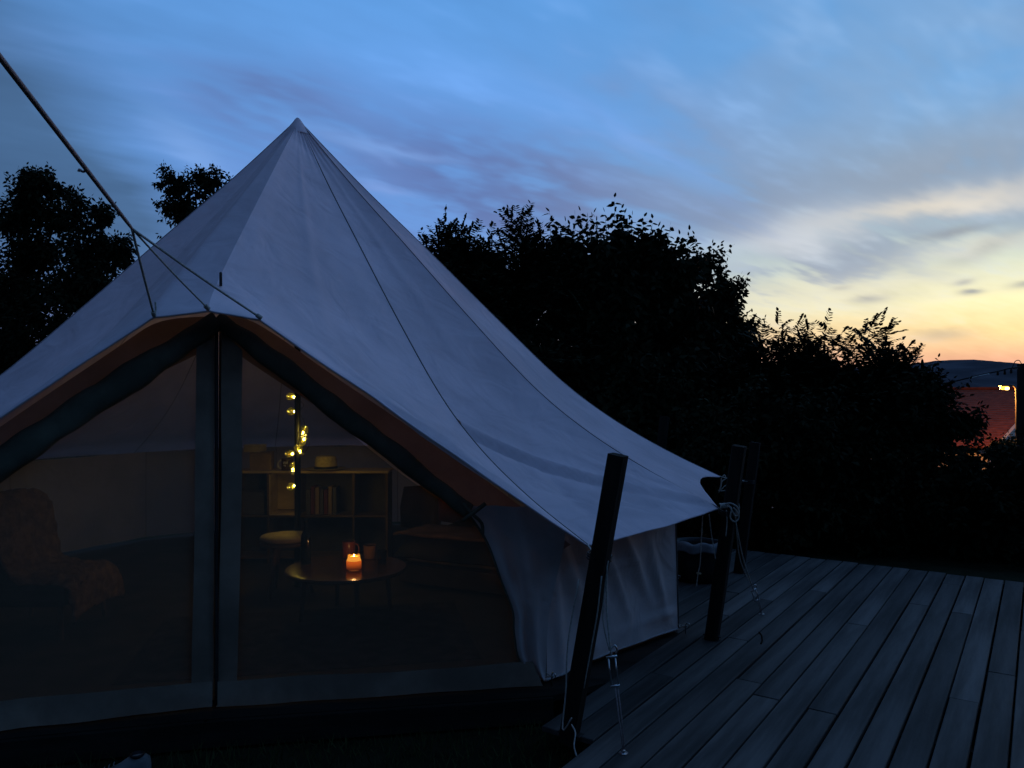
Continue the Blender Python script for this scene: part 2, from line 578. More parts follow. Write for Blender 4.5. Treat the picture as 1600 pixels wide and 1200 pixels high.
def polyline(pts, n):
    """smooth resample (Catmull-Rom) of a list of vectors"""
    pts = [Vector(p) for p in pts]
    out = []
    m = len(pts) - 1
    for k in range(n):
        t = k / (n - 1) * m
        i = min(int(t), m - 1)
        u = t - i
        p0, p1, p2, p3 = pts[max(i - 1, 0)], pts[i], pts[i + 1], pts[min(i + 2, m)]
        out.append(0.5 * ((2 * p1) + (p2 - p0) * u + (2 * p0 - 5 * p1 + 4 * p2 - p3) * u * u + (3 * p1 - p0 - 3 * p2 + p3) * u ** 3))
    return out


def fast_mesh(name, verts, faces, mat, parent=None, kind=None, loc=None):
    """faces: (n,3) or (n,4) array"""
    me = bpy.data.meshes.new(name)
    org = Vector(loc) if loc is not None else (wloc(parent) if parent else Vector((0, 0, 0)))
    verts = np.asarray(verts, dtype=np.float32) - np.array(org, dtype=np.float32)
    faces = np.asarray(faces, dtype=np.int32)
    k = faces.shape[1]
    me.vertices.add(len(verts))
    me.vertices.foreach_set('co', verts.ravel())
    me.loops.add(faces.size)
    me.loops.foreach_set('vertex_index', faces.ravel())
    me.polygons.add(len(faces))
    me.polygons.foreach_set('loop_start', np.arange(0, faces.size, k, dtype=np.int32))
    me.update(calc_edges=True)
    me.validate()
    me.materials.append(M[mat])
    o = bpy.data.objects.new(name, me)
    C.objects.link(o)
    WL[o.name] = org
    if parent:
        o.parent = parent
        o.location = org - wloc(parent)
    else:
        o.location = org
    if kind:
        o['kind'] = kind
    return o


# ------------------------------------------------------------------ ground and hills
def ground_z(x, y):
    d = 0.78 * y + 0.5 * x                       # falls away behind the garden, towards the valley
    t = min(max((d - 9.0) / 30.0, 0.0), 1.0)
    z = -0.16 - 5.6 * t * t * (3 - 2 * t)
    z += 0.05 * mnoise.noise(Vector((x * 0.6, y * 0.6, 0.0)))
    return z


def grid_axis():
    a = list(np.arange(-14, 14.1, 0.7))
    b = [16, 19, 23, 28, 34, 42, 55, 75, 110, 170, 300, 600, 1400, 4000]
    return [-x for x in reversed(b)] + a + b


gx = grid_axis()
mb = MB()
mb.grid([[Vector((x, y + 4, ground_z(x, y + 4))) for x in gx] for y in gx])
tag(mb.build('ground', 'soil', smooth=True), kind='structure')


def hill(name, pts, d, depth, base):
    """wooded ridge with a rounded top, running across the view at distance d"""
    crest = polyline([P(px, py, d) for px, py in pts], 90)
    rows = []
    for j, (f, h) in enumerate([(-1, 0), (-.7, .42), (-.42, .78), (-.18, .96), (0, 1), (.3, .85), (1, 0)]):
        r = []
        for i, c in enumerate(crest):
            n = mnoise.fractal(Vector((i * 0.35, j * 0.8, d)), 1.0, 2.0, 5)
            r.append(Vector((c.x, c.y + f * depth, base + (c.z - base) * h + n * d * 0.0012)))
        rows.append(r)
    mb = MB().grid(rows)
    return tag(mb.build(name, 'hill', smooth=True), kind='structure')


hill('hill', [(-900, 560), (-300, 590), (300, 575), (800, 590), (1150, 575), (1350, 575), (1430, 568), (1475, 563), (1515, 565), (1550, 571), (1580, 584),
              (1640, 594), (1800, 584), (2100, 575), (2600, 590)], 1500, 500, -20)
hill('hill', [(-900, 585), (0, 596), (700, 600), (1200, 594), (1380, 580), (1450, 592), (1490, 603), (1560, 604), (1700, 600), (2200, 596)], 420, 130, -12)

# ------------------------------------------------------------------ the deck
TH = math.radians(34.54)
EV = Vector((math.sin(TH), math.cos(TH), 0))     # along the planks
EU = Vector((math.cos(TH), -math.sin(TH), 0))    # across the planks
PITCH = 0.1485
U0 = -0.115                                      # a joint line between two planks
TC = Vector((-1.815, 6.5, 0))                    # centre of the tent
uc, vc = TC.dot(EU), TC.dot(EV)


def vof(px, py):
    return G(px, py).dot(EV)


joints = {-5: [vof(1437, 945)], -3: [vof(1502, 958)], -2: [vof(1505, 1094)], -6: [vof(1286, 1112)], -8: [vof(1200, 1090)],
          -4: [vof(1520, 905) - 0.3], -7: [5.9], -9: [4.4], -10: [6.7], -11: [5.1], -12: [4.2, 6.2], -1: [5.35], 0: [6.4], 1: [4.1], -13: [5.6]}
deck = thing('wooden_deck', EU * (-1.0) + EV * 4.5, 'dark weathered plank deck wrapping round the right side of the canvas tent', 'deck')
axes = (EU, EV, Vector((0, 0, 1)))
DKR = random.Random(3)
for k in range(-28, 12):
    u = U0 + (k + 0.5) * PITCH
    v0, v1 = 0.4, 8.04
    if u < -2.0:
        q = 2.98 ** 2 - (u - uc) ** 2
        v0 = vc + math.sqrt(max(q, 0)) + 0.02 if q > 0 else 5.0
        if v0 > 7.9:
            continue
    elif u < -1.72:
        v0 = 3.22
    cuts = [v0] + sorted(j for j in joints.get(k, [DKR.uniform(v0 + 0.8, 7.2)]) if v0 + 0.3 < j < v1 - 0.2) + [v1 + DKR.uniform(-0.012, 0.012)]
    if cuts[1] - cuts[0] > 3.2 and u > -1.72:
        cuts.insert(1, cuts[0] + DKR.uniform(1.2, 2.4))
    for a, b in zip(cuts[:-1], cuts[1:]):
        gap = DKR.uniform(0.007, 0.016)
        c = EU * (u + DKR.uniform(-0.0015, 0.0015)) + EV * ((a + b) / 2) + Vector((0, 0, -0.014 + DKR.uniform(-0.0025, 0.0025)))
        mb = MB()
        tilt = DKR.uniform(-0.006, 0.006)
        zx = Vector((0, 0, 1)) + EU * tilt + EV * DKR.uniform(-0.001, 0.001)
        mb.box(c, (PITCH - gap, b - a - 0.006, 0.028), (EU, EV, zx.normalized()), 0.0035)
        o = mb.build('plank', 'plank', deck, loc=c)
        # put the plank's own axes on the board so that the grain runs along it
        o.rotation_euler = (0, 0, -TH)
        R = o.rotation_euler.to_matrix().inverted()
        for vtx in o.data.vertices:
            vtx.co = R @ vtx.co
mb = MB()
for vv in np.arange(0.6, 8.0, 0.6):
    u_a = -1.7 if vv < 3.3 else (-2.0 if vv < 7.5 else -3.9)
    mb.box(EU * ((u_a + 1.6) / 2) + EV * vv + Vector((0, 0, -0.075)), (1.6 - u_a, 0.045, 0.09), axes)
mb.build('joist_frame', 'board', deck)
MB().box(EU * -1.2 + EV * 8.07 + Vector((0, 0, -0.10)), (5.5, 0.03, 0.13), axes).build('fascia_board', 'board', deck)

# ------------------------------------------------------------------ platform below the tent
DB = Vector((-1.58, 4.07, 0))                    # foot of the door's middle
WLc = Vector((-3.35, 3.50, 0))                   # front left wall corner
P2 = Vector((0.19, 4.36, 0))                     # front right wall corner
P1 = Vector((1.14, 5.27, 0))                     # right wall corner
plat = thing('tent_platform', TC + Vector((0, 0, -0.16)), 'low dark timber platform under the canvas tent', 'platform')
front = [WLc + Vector((-0.3, -0.12, 0)), DB + Vector((0.03, -0.17, 0)), P2 + Vector((0.02, -0.16, 0))]
ring = list(front)
for a in np.arange(-38, 232, 15):
    ring.append(TC + Vector((math.cos(math.radians(a)), math.sin(math.radians(a)), 0)) * 3.24)
mb = MB()
n = len(ring)
mb.add([p + Vector((0, 0, -0.006)) for p in ring] + [p + Vector((0, 0, -0.04)) for p in ring],
       [tuple(range(n)), tuple(reversed(range(n, 2 * n)))] + [(i, n + i, n + (i + 1) % n, (i + 1) % n) for i in range(n)])
mb.build('floor_panel', 'board', plat)
for a, b in zip(front[:-1], front[1:]):
    d = (b - a)
    L = d.length
    d.normalize()
    nrm = Vector((d.y, -d.x, 0))
    MB().box((a + b) / 2 + nrm * 0.02 + Vector((0, 0, -0.075)), (L + 0.02, 0.028, 0.135), (d, -nrm, Vector((0, 0, 1))), 0.004).build('fascia_board', 'board', plat)

# ------------------------------------------------------------------ the bell tent
tent = thing('bell_tent', TC, 'pale canvas bell tent with netted front, pitched on the deck', 'tent')
APEX = P(465, 186, 6.5)
NS = 64
prof_pts = polyline([(0.012, 0.985, 0), (0.15, 0.815, 0), (0.306, 0.635, 0), (0.47, 0.442, 0), (0.62, 0.272, 0), (0.74, 0.165, 0), (0.87, 0.075, 0), (1, 0, 0)], NS)


def cone_seam(ang, R, ze, sag=0.0):
    a = math.radians(ang)
    out = []
    for i, p in enumerate(prof_pts):
        r, h = p.x * R, p.y
        z = ze + (APEX.z - ze) * h - sag * math.sin(math.pi * p.x) ** 1.0
        out.append(Vector((APEX.x + math.cos(a) * r, APEX.y + math.sin(a) * r, z)))
    return out


def seam_to(end, sag=0.0, mid=None):
    """seam from the peak to a given eave point"""
    out = []
    ctrl = [APEX + Vector((0, 0, -0.03))] + (mid or []) + [end]
    ln = polyline(ctrl, 60)
    # same spacing as the other seams, by horizontal distance
    tot = (Vector((end.x, end.y)) - Vector((APEX.x, APEX.y))).length
    ds = [(Vector((p.x, p.y)) - Vector((APEX.x, APEX.y))).length / tot for p in ln]
    for p in prof_pts:
        q = min(max(p.x, ds[0]), 1.0)
        i = next((k for k in range(len(ds) - 1) if ds[k + 1] >= q), len(ds) - 2)
        t = 0 if ds[i + 1] == ds[i] else (q - ds[i]) / (ds[i + 1] - ds[i])
        v = lerp(ln[i], ln[i + 1], min(max(t, 0), 1))
        v.z -= sag * math.sin(math.pi * q)
        out.append(v)
    return out


C1, C2, C3 = P(918, 851, 3.95), P(1122, 793, 5.02), P(1124, 744, 6.62)


def polar(v):
    r = v - APEX
    return math.degrees(math.atan2(r.y, r.x)), math.hypot(r.x, r.y)


seams = []
for cpt, sg in ((C1, 0.10), (C2, 0.03), (C3, 0.0)):
    a, r = polar(cpt)
    seams.append(cone_seam(a, r, cpt.z, sg))
a3, r3 = polar(C3)
CL = P(-330, 868, 3.42)                          # front left tie-out, out of the frame
aL, rL = polar(CL)
aL += 360 if aL < 0 else 0
for k in range(1, 9):
    t = k / 9
    seams.append(cone_seam(lerp(a3, aL, t), lerp(r3, rL, t) + 0.05 * math.sin(math.pi * t), lerp(C3.z, CL.z, t), 0.01))
seams.append(cone_seam(aL, rL, CL.z, 0.03))
DM = seam_to(P(326, 484, 3.74), 0.0, [P(352, 415, 4.35)])
DR = seam_to(P(406, 498, 3.84), 0.02, [P(405, 430, 4.5)])
DL = seam_to(P(240, 494, 3.70), 0.02, [P(285, 418, 4.3)])


def bump(x, c, s):
    return math.exp(-((x - c) / s) ** 2)


def panel(sa, sb, nc, fold=None, sag=0.02, scallop=0.0):
    """grid between two seams; fold(s, w) gives the relief of the cloth"""
    rows = []
    for i in range(NS):
        q = prof_pts[i].x
        r = []
        for j in range(nc + 1):
            t = j / nc
            pp = lerp(sa[i], sb[i], t)
            if scallop:
                pull = scallop * math.sin(math.pi * t) * q ** 5
                pp = pp + (sa[max(i - 1, 0)] - sa[i] + sb[max(i - 1, 0)] - sb[i]).normalized() * pull
            r.append(pp)
        rows.append(r)
    # relief along the normal
    out = []
    nr = len(rows)
    for i in range(nr):
        r = []
        for j in range(nc + 1):
            a = rows[min(i + 1, nr - 1)][j] - rows[max(i - 1, 0)][j]
            b = rows[i][min(j + 1, nc)] - rows[i][max(j - 1, 0)]
            nn = a.cross(b)
            nn = nn.normalized() if nn.length > 1e-9 else Vector((0, 0, 1))
            if nn.z < 0:
                nn = -nn
            q, t = prof_pts[i].x, j / nc
            edge = math.sin(math.pi * t)
            d = -sag * edge * math.sin(math.pi * min(q * 1.02, 1.0)) ** 0.7
            p = rows[i][j]
            d += edge * (0.010 * mnoise.noise(Vector((p.x * 2.0, p.y * 2.0, p.z * 1.2))) + 0.006 * mnoise.noise(Vector((p.x * 5.0, p.y * 5.0, p.z * 2.5 + 7))))
            if fold:
                d += fold(q, t)
            r.append(p + nn * d)
        out.append(r)
    return out


def fold_door_right(q, t):
    # tension folds beside the door edge, from the bridle towards the tie-out
    f = 0.0
    for s0, s1, amp, wd in ((0.905, 0.978, 0.044, 0.016), (0.865, 0.958, -0.040, 0.016), (0.955, 0.99, -0.034, 0.013), (0.80, 0.935, 0.022, 0.018), (0.76, 0.92, -0.018, 0.02)):
        f += amp * bump(q, lerp(s0, s1, t), wd) * math.sin(math.pi * min(max((t - 0.25) / 0.72, 0), 1))
    f += 0.012 * bump(t, 0.22 + 0.1 * q, 0.05) * math.sin(math.pi * q)
    f -= 0.010 * bump(t, 0.55, 0.12) * bump(q, 0.55, 0.2)
    # pleats under the cap
    f += 0.006 * math.sin(t * 22) * bump(q, 0.05, 0.07)
    return f


def fold_one(q, t):
    f = 0.0
    # crease running out to the second tie-out
    w0 = (q - 0.70) / 0.30
    if q > 0.62:
        f -= 0.040 * bump(t, w0, 0.035) * min(1, (q - 0.62) / 0.15) * (1.05 - q) / 0.3
        f += 0.030 * bump(t, w0 + 0.08, 0.035) * min(1, (q - 0.62) / 0.15) * (1.05 - q) / 0.3
    f += 0.010 * bump(t, 0.5, 0.1) * bump(q, 0.35, 0.25)
    if q > 0.74:
        e_ = min(1, (q - 0.74) / 0.12) * (1.03 - q) / 0.25
        f -= 0.022 * bump(t, (q - 0.78) / 0.22 - 0.16, 0.03) * e_
        f += 0.020 * bump(t, 1 - (1 - q) * 1.6, 0.035) * e_
        f -= 0.020 * bump(t, 0.16 + (1 - q) * 0.8, 0.03) * e_
    f += 0.006 * math.sin(t * 18 + 1) * bump(q, 0.05, 0.07)
    f += 0.010 * bump(t, 0.97, 0.03) * bump(q, 0.93, 0.06)
    return f


def fold_two(q, t):
    f = 0.008 * bump(t, 0.3, 0.1) * math.sin(math.pi * q)
    return f


def fold_door_left(q, t):
    # t runs from the left tie-out to the ridge
    f = 0.016 * bump(t, 0.80 - 0.12 * q, 0.045) * math.sin(math.pi * q)
    f -= 0.014 * bump(t, 0.66 - 0.2 * q, 0.06) * math.sin(math.pi * q)
    for s0, s1, amp, wd in ((0.975, 0.92, 0.014, 0.03), (0.93, 0.84, -0.012, 0.04)):
        f += amp * bump(q, lerp(s0, s1, t), wd) * math.sin(math.pi * min(max(t / 0.8, 0), 1))
    f += 0.006 * math.sin(t * 20) * bump(q, 0.05, 0.07)
    return f


# door side panels pass over the bridle points left and right of the ridge
def join(pa, pb):
    return [ra[:-1] + rb for ra, rb in zip(pa, pb)]


def fold_none(q, t):
    return 0.004 * math.sin(t * 15) * bump(q, 0.05, 0.07)


right_pan = join(panel(DM, DR, 8, fold_none, 0.0), panel(DR, seams[0], 44, fold_door_right, 0.015))
left_pan = join(panel(seams[-1], DL, 44, fold_door_left, 0.015), panel(DL, DM, 8, fold_none, 0.0))
roofs = []
grids = [right_pan, panel(seams[0], seams[1], 40, fold_one, 0.03, -0.02), panel(seams[1], seams[2], 30, fold_two, 0.03, 0.16)]
for k in range(2, len(seams) - 1):
    grids.append(panel(seams[k], seams[k + 1], 14, None, 0.03, 0.14))
grids.append(left_pan)
for i, gr in enumerate(grids):
    g2 = gr
    ro = MB().grid(g2).build('roof_panel', 'canvas', tent, smooth=True)
    roofs.append(ro)
    hem = [p + Vector((0, 0, -0.006)) for p in g2[-1]]
    MB().tube(hem, 0.006, 6).build('hem', 'canvas' if i != 99 else 'seam', ro, smooth=True)
for k, s in enumerate(seams[:-1]):
    pts = [p + (p - TC - Vector((0, 0, 1.2))).normalized() * 0.001 for p in polyline(s, 60)]
    MB().tube(pts, 0.0045 if k == 0 else 0.0040, 6).build('seam', 'seam' if k == 0 else 'seam_pale', roofs[k], smooth=True)
# cap over the peak, slightly lipped
cap = MB().lathe([(0.126, -0.150), (0.120, -0.138), (0.078, -0.078), (0.045, -0.035), (0.026, -0.008), (0.012, 0.008), (0.003, 0.012)], APEX, 22, wob=0.05)
cap.build('apex_cap', 'canvas', tent, smooth=True)
# door pole tip poking through the cloth
sp = P(345, 441, 4.14)
MB().tube([sp + Vector((0, 0, -0.02)), sp + Vector((0, 0, 0.05)), sp + Vector((0, 0, 0.055))], [0.0085, 0.008, 0.004], 8).build('pole_tip', 'zip', tent, smooth=True)

# walls: one sheet for each gore, hanging inside the eave
tops, bots = [], []
for k, s in enumerate(seams):
    i = next(i for i in range(NS) if prof_pts[i].x > (0.90 if k in (0, len(seams) - 1) else 0.93))
    t = s[i] + Vector((0, 0, -0.05))
    if k == 0:
        b = P2.copy()
        t = Vector((P2.x + 0.0, P2.y + 0.02, t.z - 0.02))
    elif k == 1:
        b = P1.copy()
        t = Vector((P1.x - 0.02, P1.y + 0.02, t.z))
    elif k == len(seams) - 1:
        b = WLc.copy()
        t = Vector((WLc.x, WLc.y + 0.03, t.z - 0.05))
    else:
        b = Vector((APEX.x + (s[-1].x - APEX.x) * 0.885, APEX.y + (s[-1].y - APEX.y) * 0.885, 0))
        t = Vector((b.x, b.y, t.z))
    b.z = 0.035
    tops.append(t)
    bots.append(b)


def wall_rel(k, u, v):
    """relief of a wall sheet; u along, v up"""
    d = 0.03 * math.sin(math.pi * u) * math.sin(math.pi * (0.15 + 0.7 * v)) * -1
    if k == 0:
        for u0, sl, amp, wd, v0, vs in ((0.20, -0.32, 0.026, 0.045, 0.55, 0.35), (0.36, -0.34, 0.024, 0.032, 0.55, 0.26), (0.50, -0.36, 0.022, 0.03, 0.5, 0.22),
                                        (0.68, -0.40, 0.026, 0.035, 0.60, 0.26), (0.30, -0.3, -0.018, 0.03, 0.75, 0.2), (0.82, -0.2, 0.016, 0.03, 0.4, 0.25),
                                        (0.06, -0.10, 0.022, 0.04, 0.35, 0.4)):
            c = u0 + sl * (v - 0.5)
            d += 1.7 * amp * bump(u, c, wd) * bump(v, v0, vs)
        d += 0.018 * bump(v, 0.09 + 0.05 * u, 0.03) * bump(u, 0.9, 0.2)
        d += 0.016 * bump(v, 0.56 + 0.1 * (u - 0.5), 0.015) * bump(u, 0.55, 0.16)
        d += 0.008 * mnoise.noise(Vector((u * 5, v * 4, 2.3)))
    else:
        d += 0.014 * math.sin(u * 17 + v * 3 + k) * (1 - v) + 0.01 * mnoise.noise(Vector((u * 4, v * 4, k)))
    return d


for k in range(len(seams) - 1):
    nu, nv = (60, 40) if k == 0 else (24, 10)
    nrm = (bots[k + 1] - bots[k]).cross(Vector((0, 0, 1))).normalized()
    rows = []
    for j in range(nv + 1):
        v = j / nv
        r = []
        for i in range(nu + 1):
            u = i / nu
            p = lerp(lerp(bots[k], bots[k + 1], u), lerp(tops[k], tops[k + 1], u), v)
            if k == 0:
                p.z -= 0.06 * bump(u, 0.0, 0.16) * bump(v, 0.0, 0.3) * 0.3
            e = min(1.0, u / 0.06, (1 - u) / 0.06)
            r.append(p + nrm * wall_rel(k, u, v) * max(e, 0))
        rows.append(r)
    wo_ = MB().grid(rows).build('wall_panel', 'canvas_wall', tent, smooth=True)
    MB().tube([lerp(bots[k], tops[k], t) + nrm * 0.004 for t in np.linspace(0, 1, 6)], 0.005, 6).build('seam', 'seam', wo_)
    if k < 2:
        MB().tube([p + nrm * 0.002 for p in rows[0]], 0.006, 6).build('hem', 'canvas_wall', wo_, smooth=True)
# loop and ground peg at the visible foot of each corner
for b in (bots[0], bots[1], bots[2]):
    out = (b - TC)
    out.z = 0
    out.normalize()
    pg = b + out * 0.05
    m_ = MB()
    m_.tube([pg + Vector((0, 0, -0.03)), pg + Vector((0, 0, 0.03)), pg + out * 0.008 + Vector((0, 0, 0.044)), pg + out * 0.024 + Vector((0, 0, 0.04)), pg + out * 0.028 + Vector((0, 0, 0.022))], 0.005, 7)
    pe = m_.build('peg', 'steel', tent, smooth=True)
    lp = polyline([b + Vector((0, 0, 0.03)), b + out * 0.03 + EU * 0.01 + Vector((0, 0, 0.018)), pg + out * 0.012 + Vector((0, 0, 0.022)), b + out * 0.03 - EU * 0.012 + Vector((0, 0, 0.01)), b + Vector((0, 0, 0.01))], 14)
    MB().tube(lp, 0.004, 6).build('peg_loop', 'rope', pe, smooth=True)

# groundsheet
ring = [b + (TC - b).normalized() * 0.02 for b in bots] + [DB + Vector((0, 0.03, 0))]
mb = MB()
mb.add([Vector((p.x, p.y, 0.012)) for p in ring], [tuple(range(len(ring)))])
mb.build('groundsheet', 'groundsheet', tent)

# --- the front, built on two upright planes meeting at the door's middle
def F(px, py, off=0.0):
    a, b = (WLc, DB) if px < 335 else (DB, P2)
    d = (b - a).normalized()
    nn = Vector((d.y, -d.x, 0))
    if nn.y > 0:
        nn = -nn
    ray = Vector(((px - CX) / FP, 1.0, 0))
    # ray * s on the line a + d*t
    s = (a.x * d.y - a.y * d.x) / (ray.x * d.y - ray.y * d.x)
    p = P(px, py, s)
    return p + nn * off


def sheet(rows_px, mat, name, off=0.0, ripple=0.0, parent=None, seed=0.0):
    rows = []
    for row in rows_px:
        r = []
        for (x, y) in row:
            p = F(x, y, off)
            if ripple:
                p += Vector((0, -1, 0)) * ripple * mnoise.noise(Vector((x * 0.012 + seed, y * 0.006, seed)))
            r.append(p)
        rows.append(r)
    return MB().grid(rows).build(name, mat, parent or tent, smooth=True)


def between(c1, c2, n1, n2):
    """grid of pixels between two pixel curves"""
    a = polyline([(x, y, 0) for x, y in c1], n1)
    b = polyline([(x, y, 0) for x, y in c2], n1)
    return [[((1 - t) * p.x + t * q.x, (1 - t) * p.y + t * q.y) for t in np.linspace(0, 1, n2)] for p, q in zip(a, b)]


# netting
sheet(between([(347, 515), (347, 700), (345, 900), (341, 1080)], [(352, 517), (600, 720), (775, 860), (812, 1060)], 24, 20), 'net', 'door_net', 0.0, 0.006)
sheet(between([(-300, 960), (-300, 1000), (-300, 1060), (-300, 1150)], [(334, 512), (334, 700), (334, 900), (334, 1082)], 24, 20), 'net', 'door_net', 0.0, 0.006, seed=4.0)
# canvas edging of the two door leaves
sheet(between([(308, 540), (306, 700), (303, 900), (299, 1075)], [(337, 515), (337, 700), (336, 900), (333.5, 1092)], 30, 6), 'canvas_strip', 'door_edging', 0.028, 0.02)
sheet(between([(347, 515), (347, 700), (345, 900), (340, 1090)], [(380, 548), (379, 700), (376, 900), (372, 1075)], 30, 6), 'canvas_strip', 'door_edging', 0.028, 0.02, seed=2.0)
sheet(between([(-300, 1128), (-150, 1112), (0, 1092), (160, 1076), (333, 1060)], [(-300, 1180), (-150, 1160), (0, 1138), (160, 1119), (333, 1099)], 30, 5), 'canvas_strip', 'door_edging', 0.040, 0.02, seed=7.0)
sheet(between([(341, 1060), (480, 1051), (640, 1044), (830, 1030)], [(341, 1099), (480, 1091), (640, 1080), (846, 1068)], 30, 5), 'canvas_strip', 'door_edging', 0.040, 0.02, seed=9.0)
# zip and pole behind it
MB().tube([F(341, y, 0.042) for y in np.linspace(520, 1096, 20)], 0.010, 6).build('zip', 'zip', tent, smooth=True)
MB().tube([F(343, 1099, -0.05), F(343, 800, -0.05), F(344, 500, -0.05)], 0.016, 8).build('door_pole', 'zip', tent, smooth=True)
# cloth above the opening, browned for eave shade and the glow inside
sheet(between([(338, 493), (400, 505), (540, 600), (735, 733), (893, 852)], [(345, 535), (410, 580), (535, 662), (700, 775), (850, 880)], 30, 8), 'canvas_backlit_tint', 'gable_cloth', -0.02, 0.01)
sheet(between([(334, 493), (250, 502), (180, 545), (0, 666), (-300, 870)], [(334, 540), (250, 582), (180, 625), (0, 745), (-300, 945)], 30, 8), 'canvas_backlit_tint', 'gable_cloth', -0.02, 0.02, seed=3.0)


# door flaps rolled up along the sloping edges
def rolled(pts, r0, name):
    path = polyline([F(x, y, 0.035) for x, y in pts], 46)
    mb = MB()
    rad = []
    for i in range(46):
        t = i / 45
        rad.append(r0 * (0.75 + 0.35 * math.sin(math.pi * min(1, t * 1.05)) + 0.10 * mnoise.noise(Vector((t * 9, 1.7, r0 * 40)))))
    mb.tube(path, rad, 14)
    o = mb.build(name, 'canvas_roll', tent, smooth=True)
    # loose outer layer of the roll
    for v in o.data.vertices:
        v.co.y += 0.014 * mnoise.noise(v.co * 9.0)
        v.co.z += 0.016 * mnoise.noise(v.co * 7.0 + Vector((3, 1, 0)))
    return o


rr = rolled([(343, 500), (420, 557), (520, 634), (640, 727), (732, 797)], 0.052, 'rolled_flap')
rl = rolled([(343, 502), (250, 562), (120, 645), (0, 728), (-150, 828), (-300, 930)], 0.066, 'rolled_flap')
kn = F(735, 797, 0.10)
m_ = MB()
m_.tube(polyline([kn + Vector((-0.05, 0, -0.04)), kn + Vector((0.0, -0.03, 0.0)), kn + Vector((0.07, 0, 0.05))], 8), 0.012, 6)
m_.tube(polyline([kn + Vector((-0.05, 0.02, 0.05)), kn + Vector((0.0, -0.03, 0.0)), kn + Vector((0.05, 0.02, -0.06)), kn + Vector((0.055, 0.02, -0.12))], 10), 0.010, 6)
m_.build('flap_tie', 'canvas_roll', rr, smooth=True)
# the loose end of the flap and the cloth beside the door
cl = between([(722, 790), (758, 842), (782, 905), (800, 952), (802, 985), (811, 1030), (842, 1060)],
             [(884, 790), (880, 850), (868, 905), (858, 950), (854, 990), (852, 1034), (851, 1060)], 40, 22)
rows = []
for i, row in enumerate(cl):
    r = []
    for j, (x, y) in enumerate(row):
        t, s = j / 21, i / 39
        p = F(x, y, 0.02)
        d = 0.05 * bump(t, 0.12, 0.10) * math.sin(math.pi * min(1, s * 1.1)) + 0.025 * bump(t, 0.5 + 0.2 * s, 0.12) - 0.03 * bump(t, 0.3 + .1 * s, 0.09)
        d += 0.012 * mnoise.noise(Vector((t * 3, s * 5, 5.0)))
        r.append(p + Vector((0.1, -1, 0)) * d)
    rows.append(r)
sd = MB().grid(rows).build('side_cloth', 'canvas_wall', tent, smooth=True)
MB().tube([r[0] + Vector((0, -0.004, 0)) for r in rows], 0.007, 6).build('hem', 'canvas_roll', sd, smooth=True)

# the pole in the middle
MB().tube([TC + Vector((0, 0, 0.012)), TC + Vector((0, 0, 1.9)), Vector((TC.x, TC.y, APEX.z - 0.04))], [0.026, 0.026, 0.024], 12).build('centre_pole', 'black', tent, smooth=True)


# ------------------------------------------------------------------ posts and guy ropes
def post(foot, top, wd, label):
    foot, top = Vector(foot), Vector(top)
    ax = (top - foot).normalized()
    L = (top - foot).length
    t = thing('support_post', foot, label, 'post', 'leaning timber posts round the tent')
    x = Vector((0.85, -0.5, 0))
    x = (x - ax * x.dot(ax)).normalized()
    y = ax.cross(x)
    mb = MB()
    nr = 14
    vs, fs = [], []
    for i in range(nr + 1):
        s = i / nr
        c = foot + ax * (L * s - 0.02)
        h = wd / 2 * (1 + 0.03 * mnoise.noise(Vector((s * 6, wd * 50, foot.x))))
        for sx, sy in ((-1, -.8), (-.8, -1), (.8, -1), (1, -.8), (1, .8), (.8, 1), (-.8, 1), (-1, .8)):
            vs.append(c + x * (sx * h) + y * (sy * h))
    for i in range(nr):
        for k in range(8):
            fs.append((i * 8 + k, i * 8 + (k + 1) % 8, i * 8 + 8 + (k + 1) % 8, i * 8 + 8 + k))
    fs += [tuple(reversed(range(8))), tuple(nr * 8 + k for k in range(8))]
    mb.add(vs, fs)
    mb.build('timber', 'post', t)
    MB().box(foot + Vector((0.01, 0, 0.024)), (wd * 1.5, 0.05, 0.006), axes, 0.002).build('foot_bracket', 'cable', t)
    return ax


F1 = Vector((0.275, 3.72, -0.02))
T1 = P(967, 704, 3.60)
post(F1, T1, 0.080, 'nearest leaning dark post at the front corner of the tent')
F2 = G(1112, 998)
T2 = P(1156, 692, 5.02)
post(F2, T2, 0.084, 'leaning dark post further along the deck beside the knotted tie-out')
F3 = Vector((2.08, 7.05, -0.02))
T3 = P(1181, 688, 7.0)
post(F3, T3, 0.084, 'leaning dark post half hidden behind the post with the knotted rope')
F4 = Vector((1.55, 8.6, -0.05))
T4 = P(1039, 648, 8.75)
post(F4, T4, 0.095, 'dark post standing behind the tent, only its top above the roof')


def rope(name, pts, r, label, cat='rope', mat='rope', group=None, n=30, extra=None):
    pts = [Vector(p) for p in pts]
    o = MB().tube(polyline(pts, n), r, 7).build(name, mat, smooth=True, loc=pts[0])
    return tag(o, label, cat, group)


def helix(p, ax, r, pitch, turns, n=40):
    ax = ax.normalized()
    a = ax.orthogonal().normalized()
    b = ax.cross(a)
    return [p + a * (r * math.cos(2 * math.pi * turns * i / n)) + b * (r * math.sin(2 * math.pi * turns * i / n)) + ax * (pitch * turns * i / n) for i in range(n + 1)]


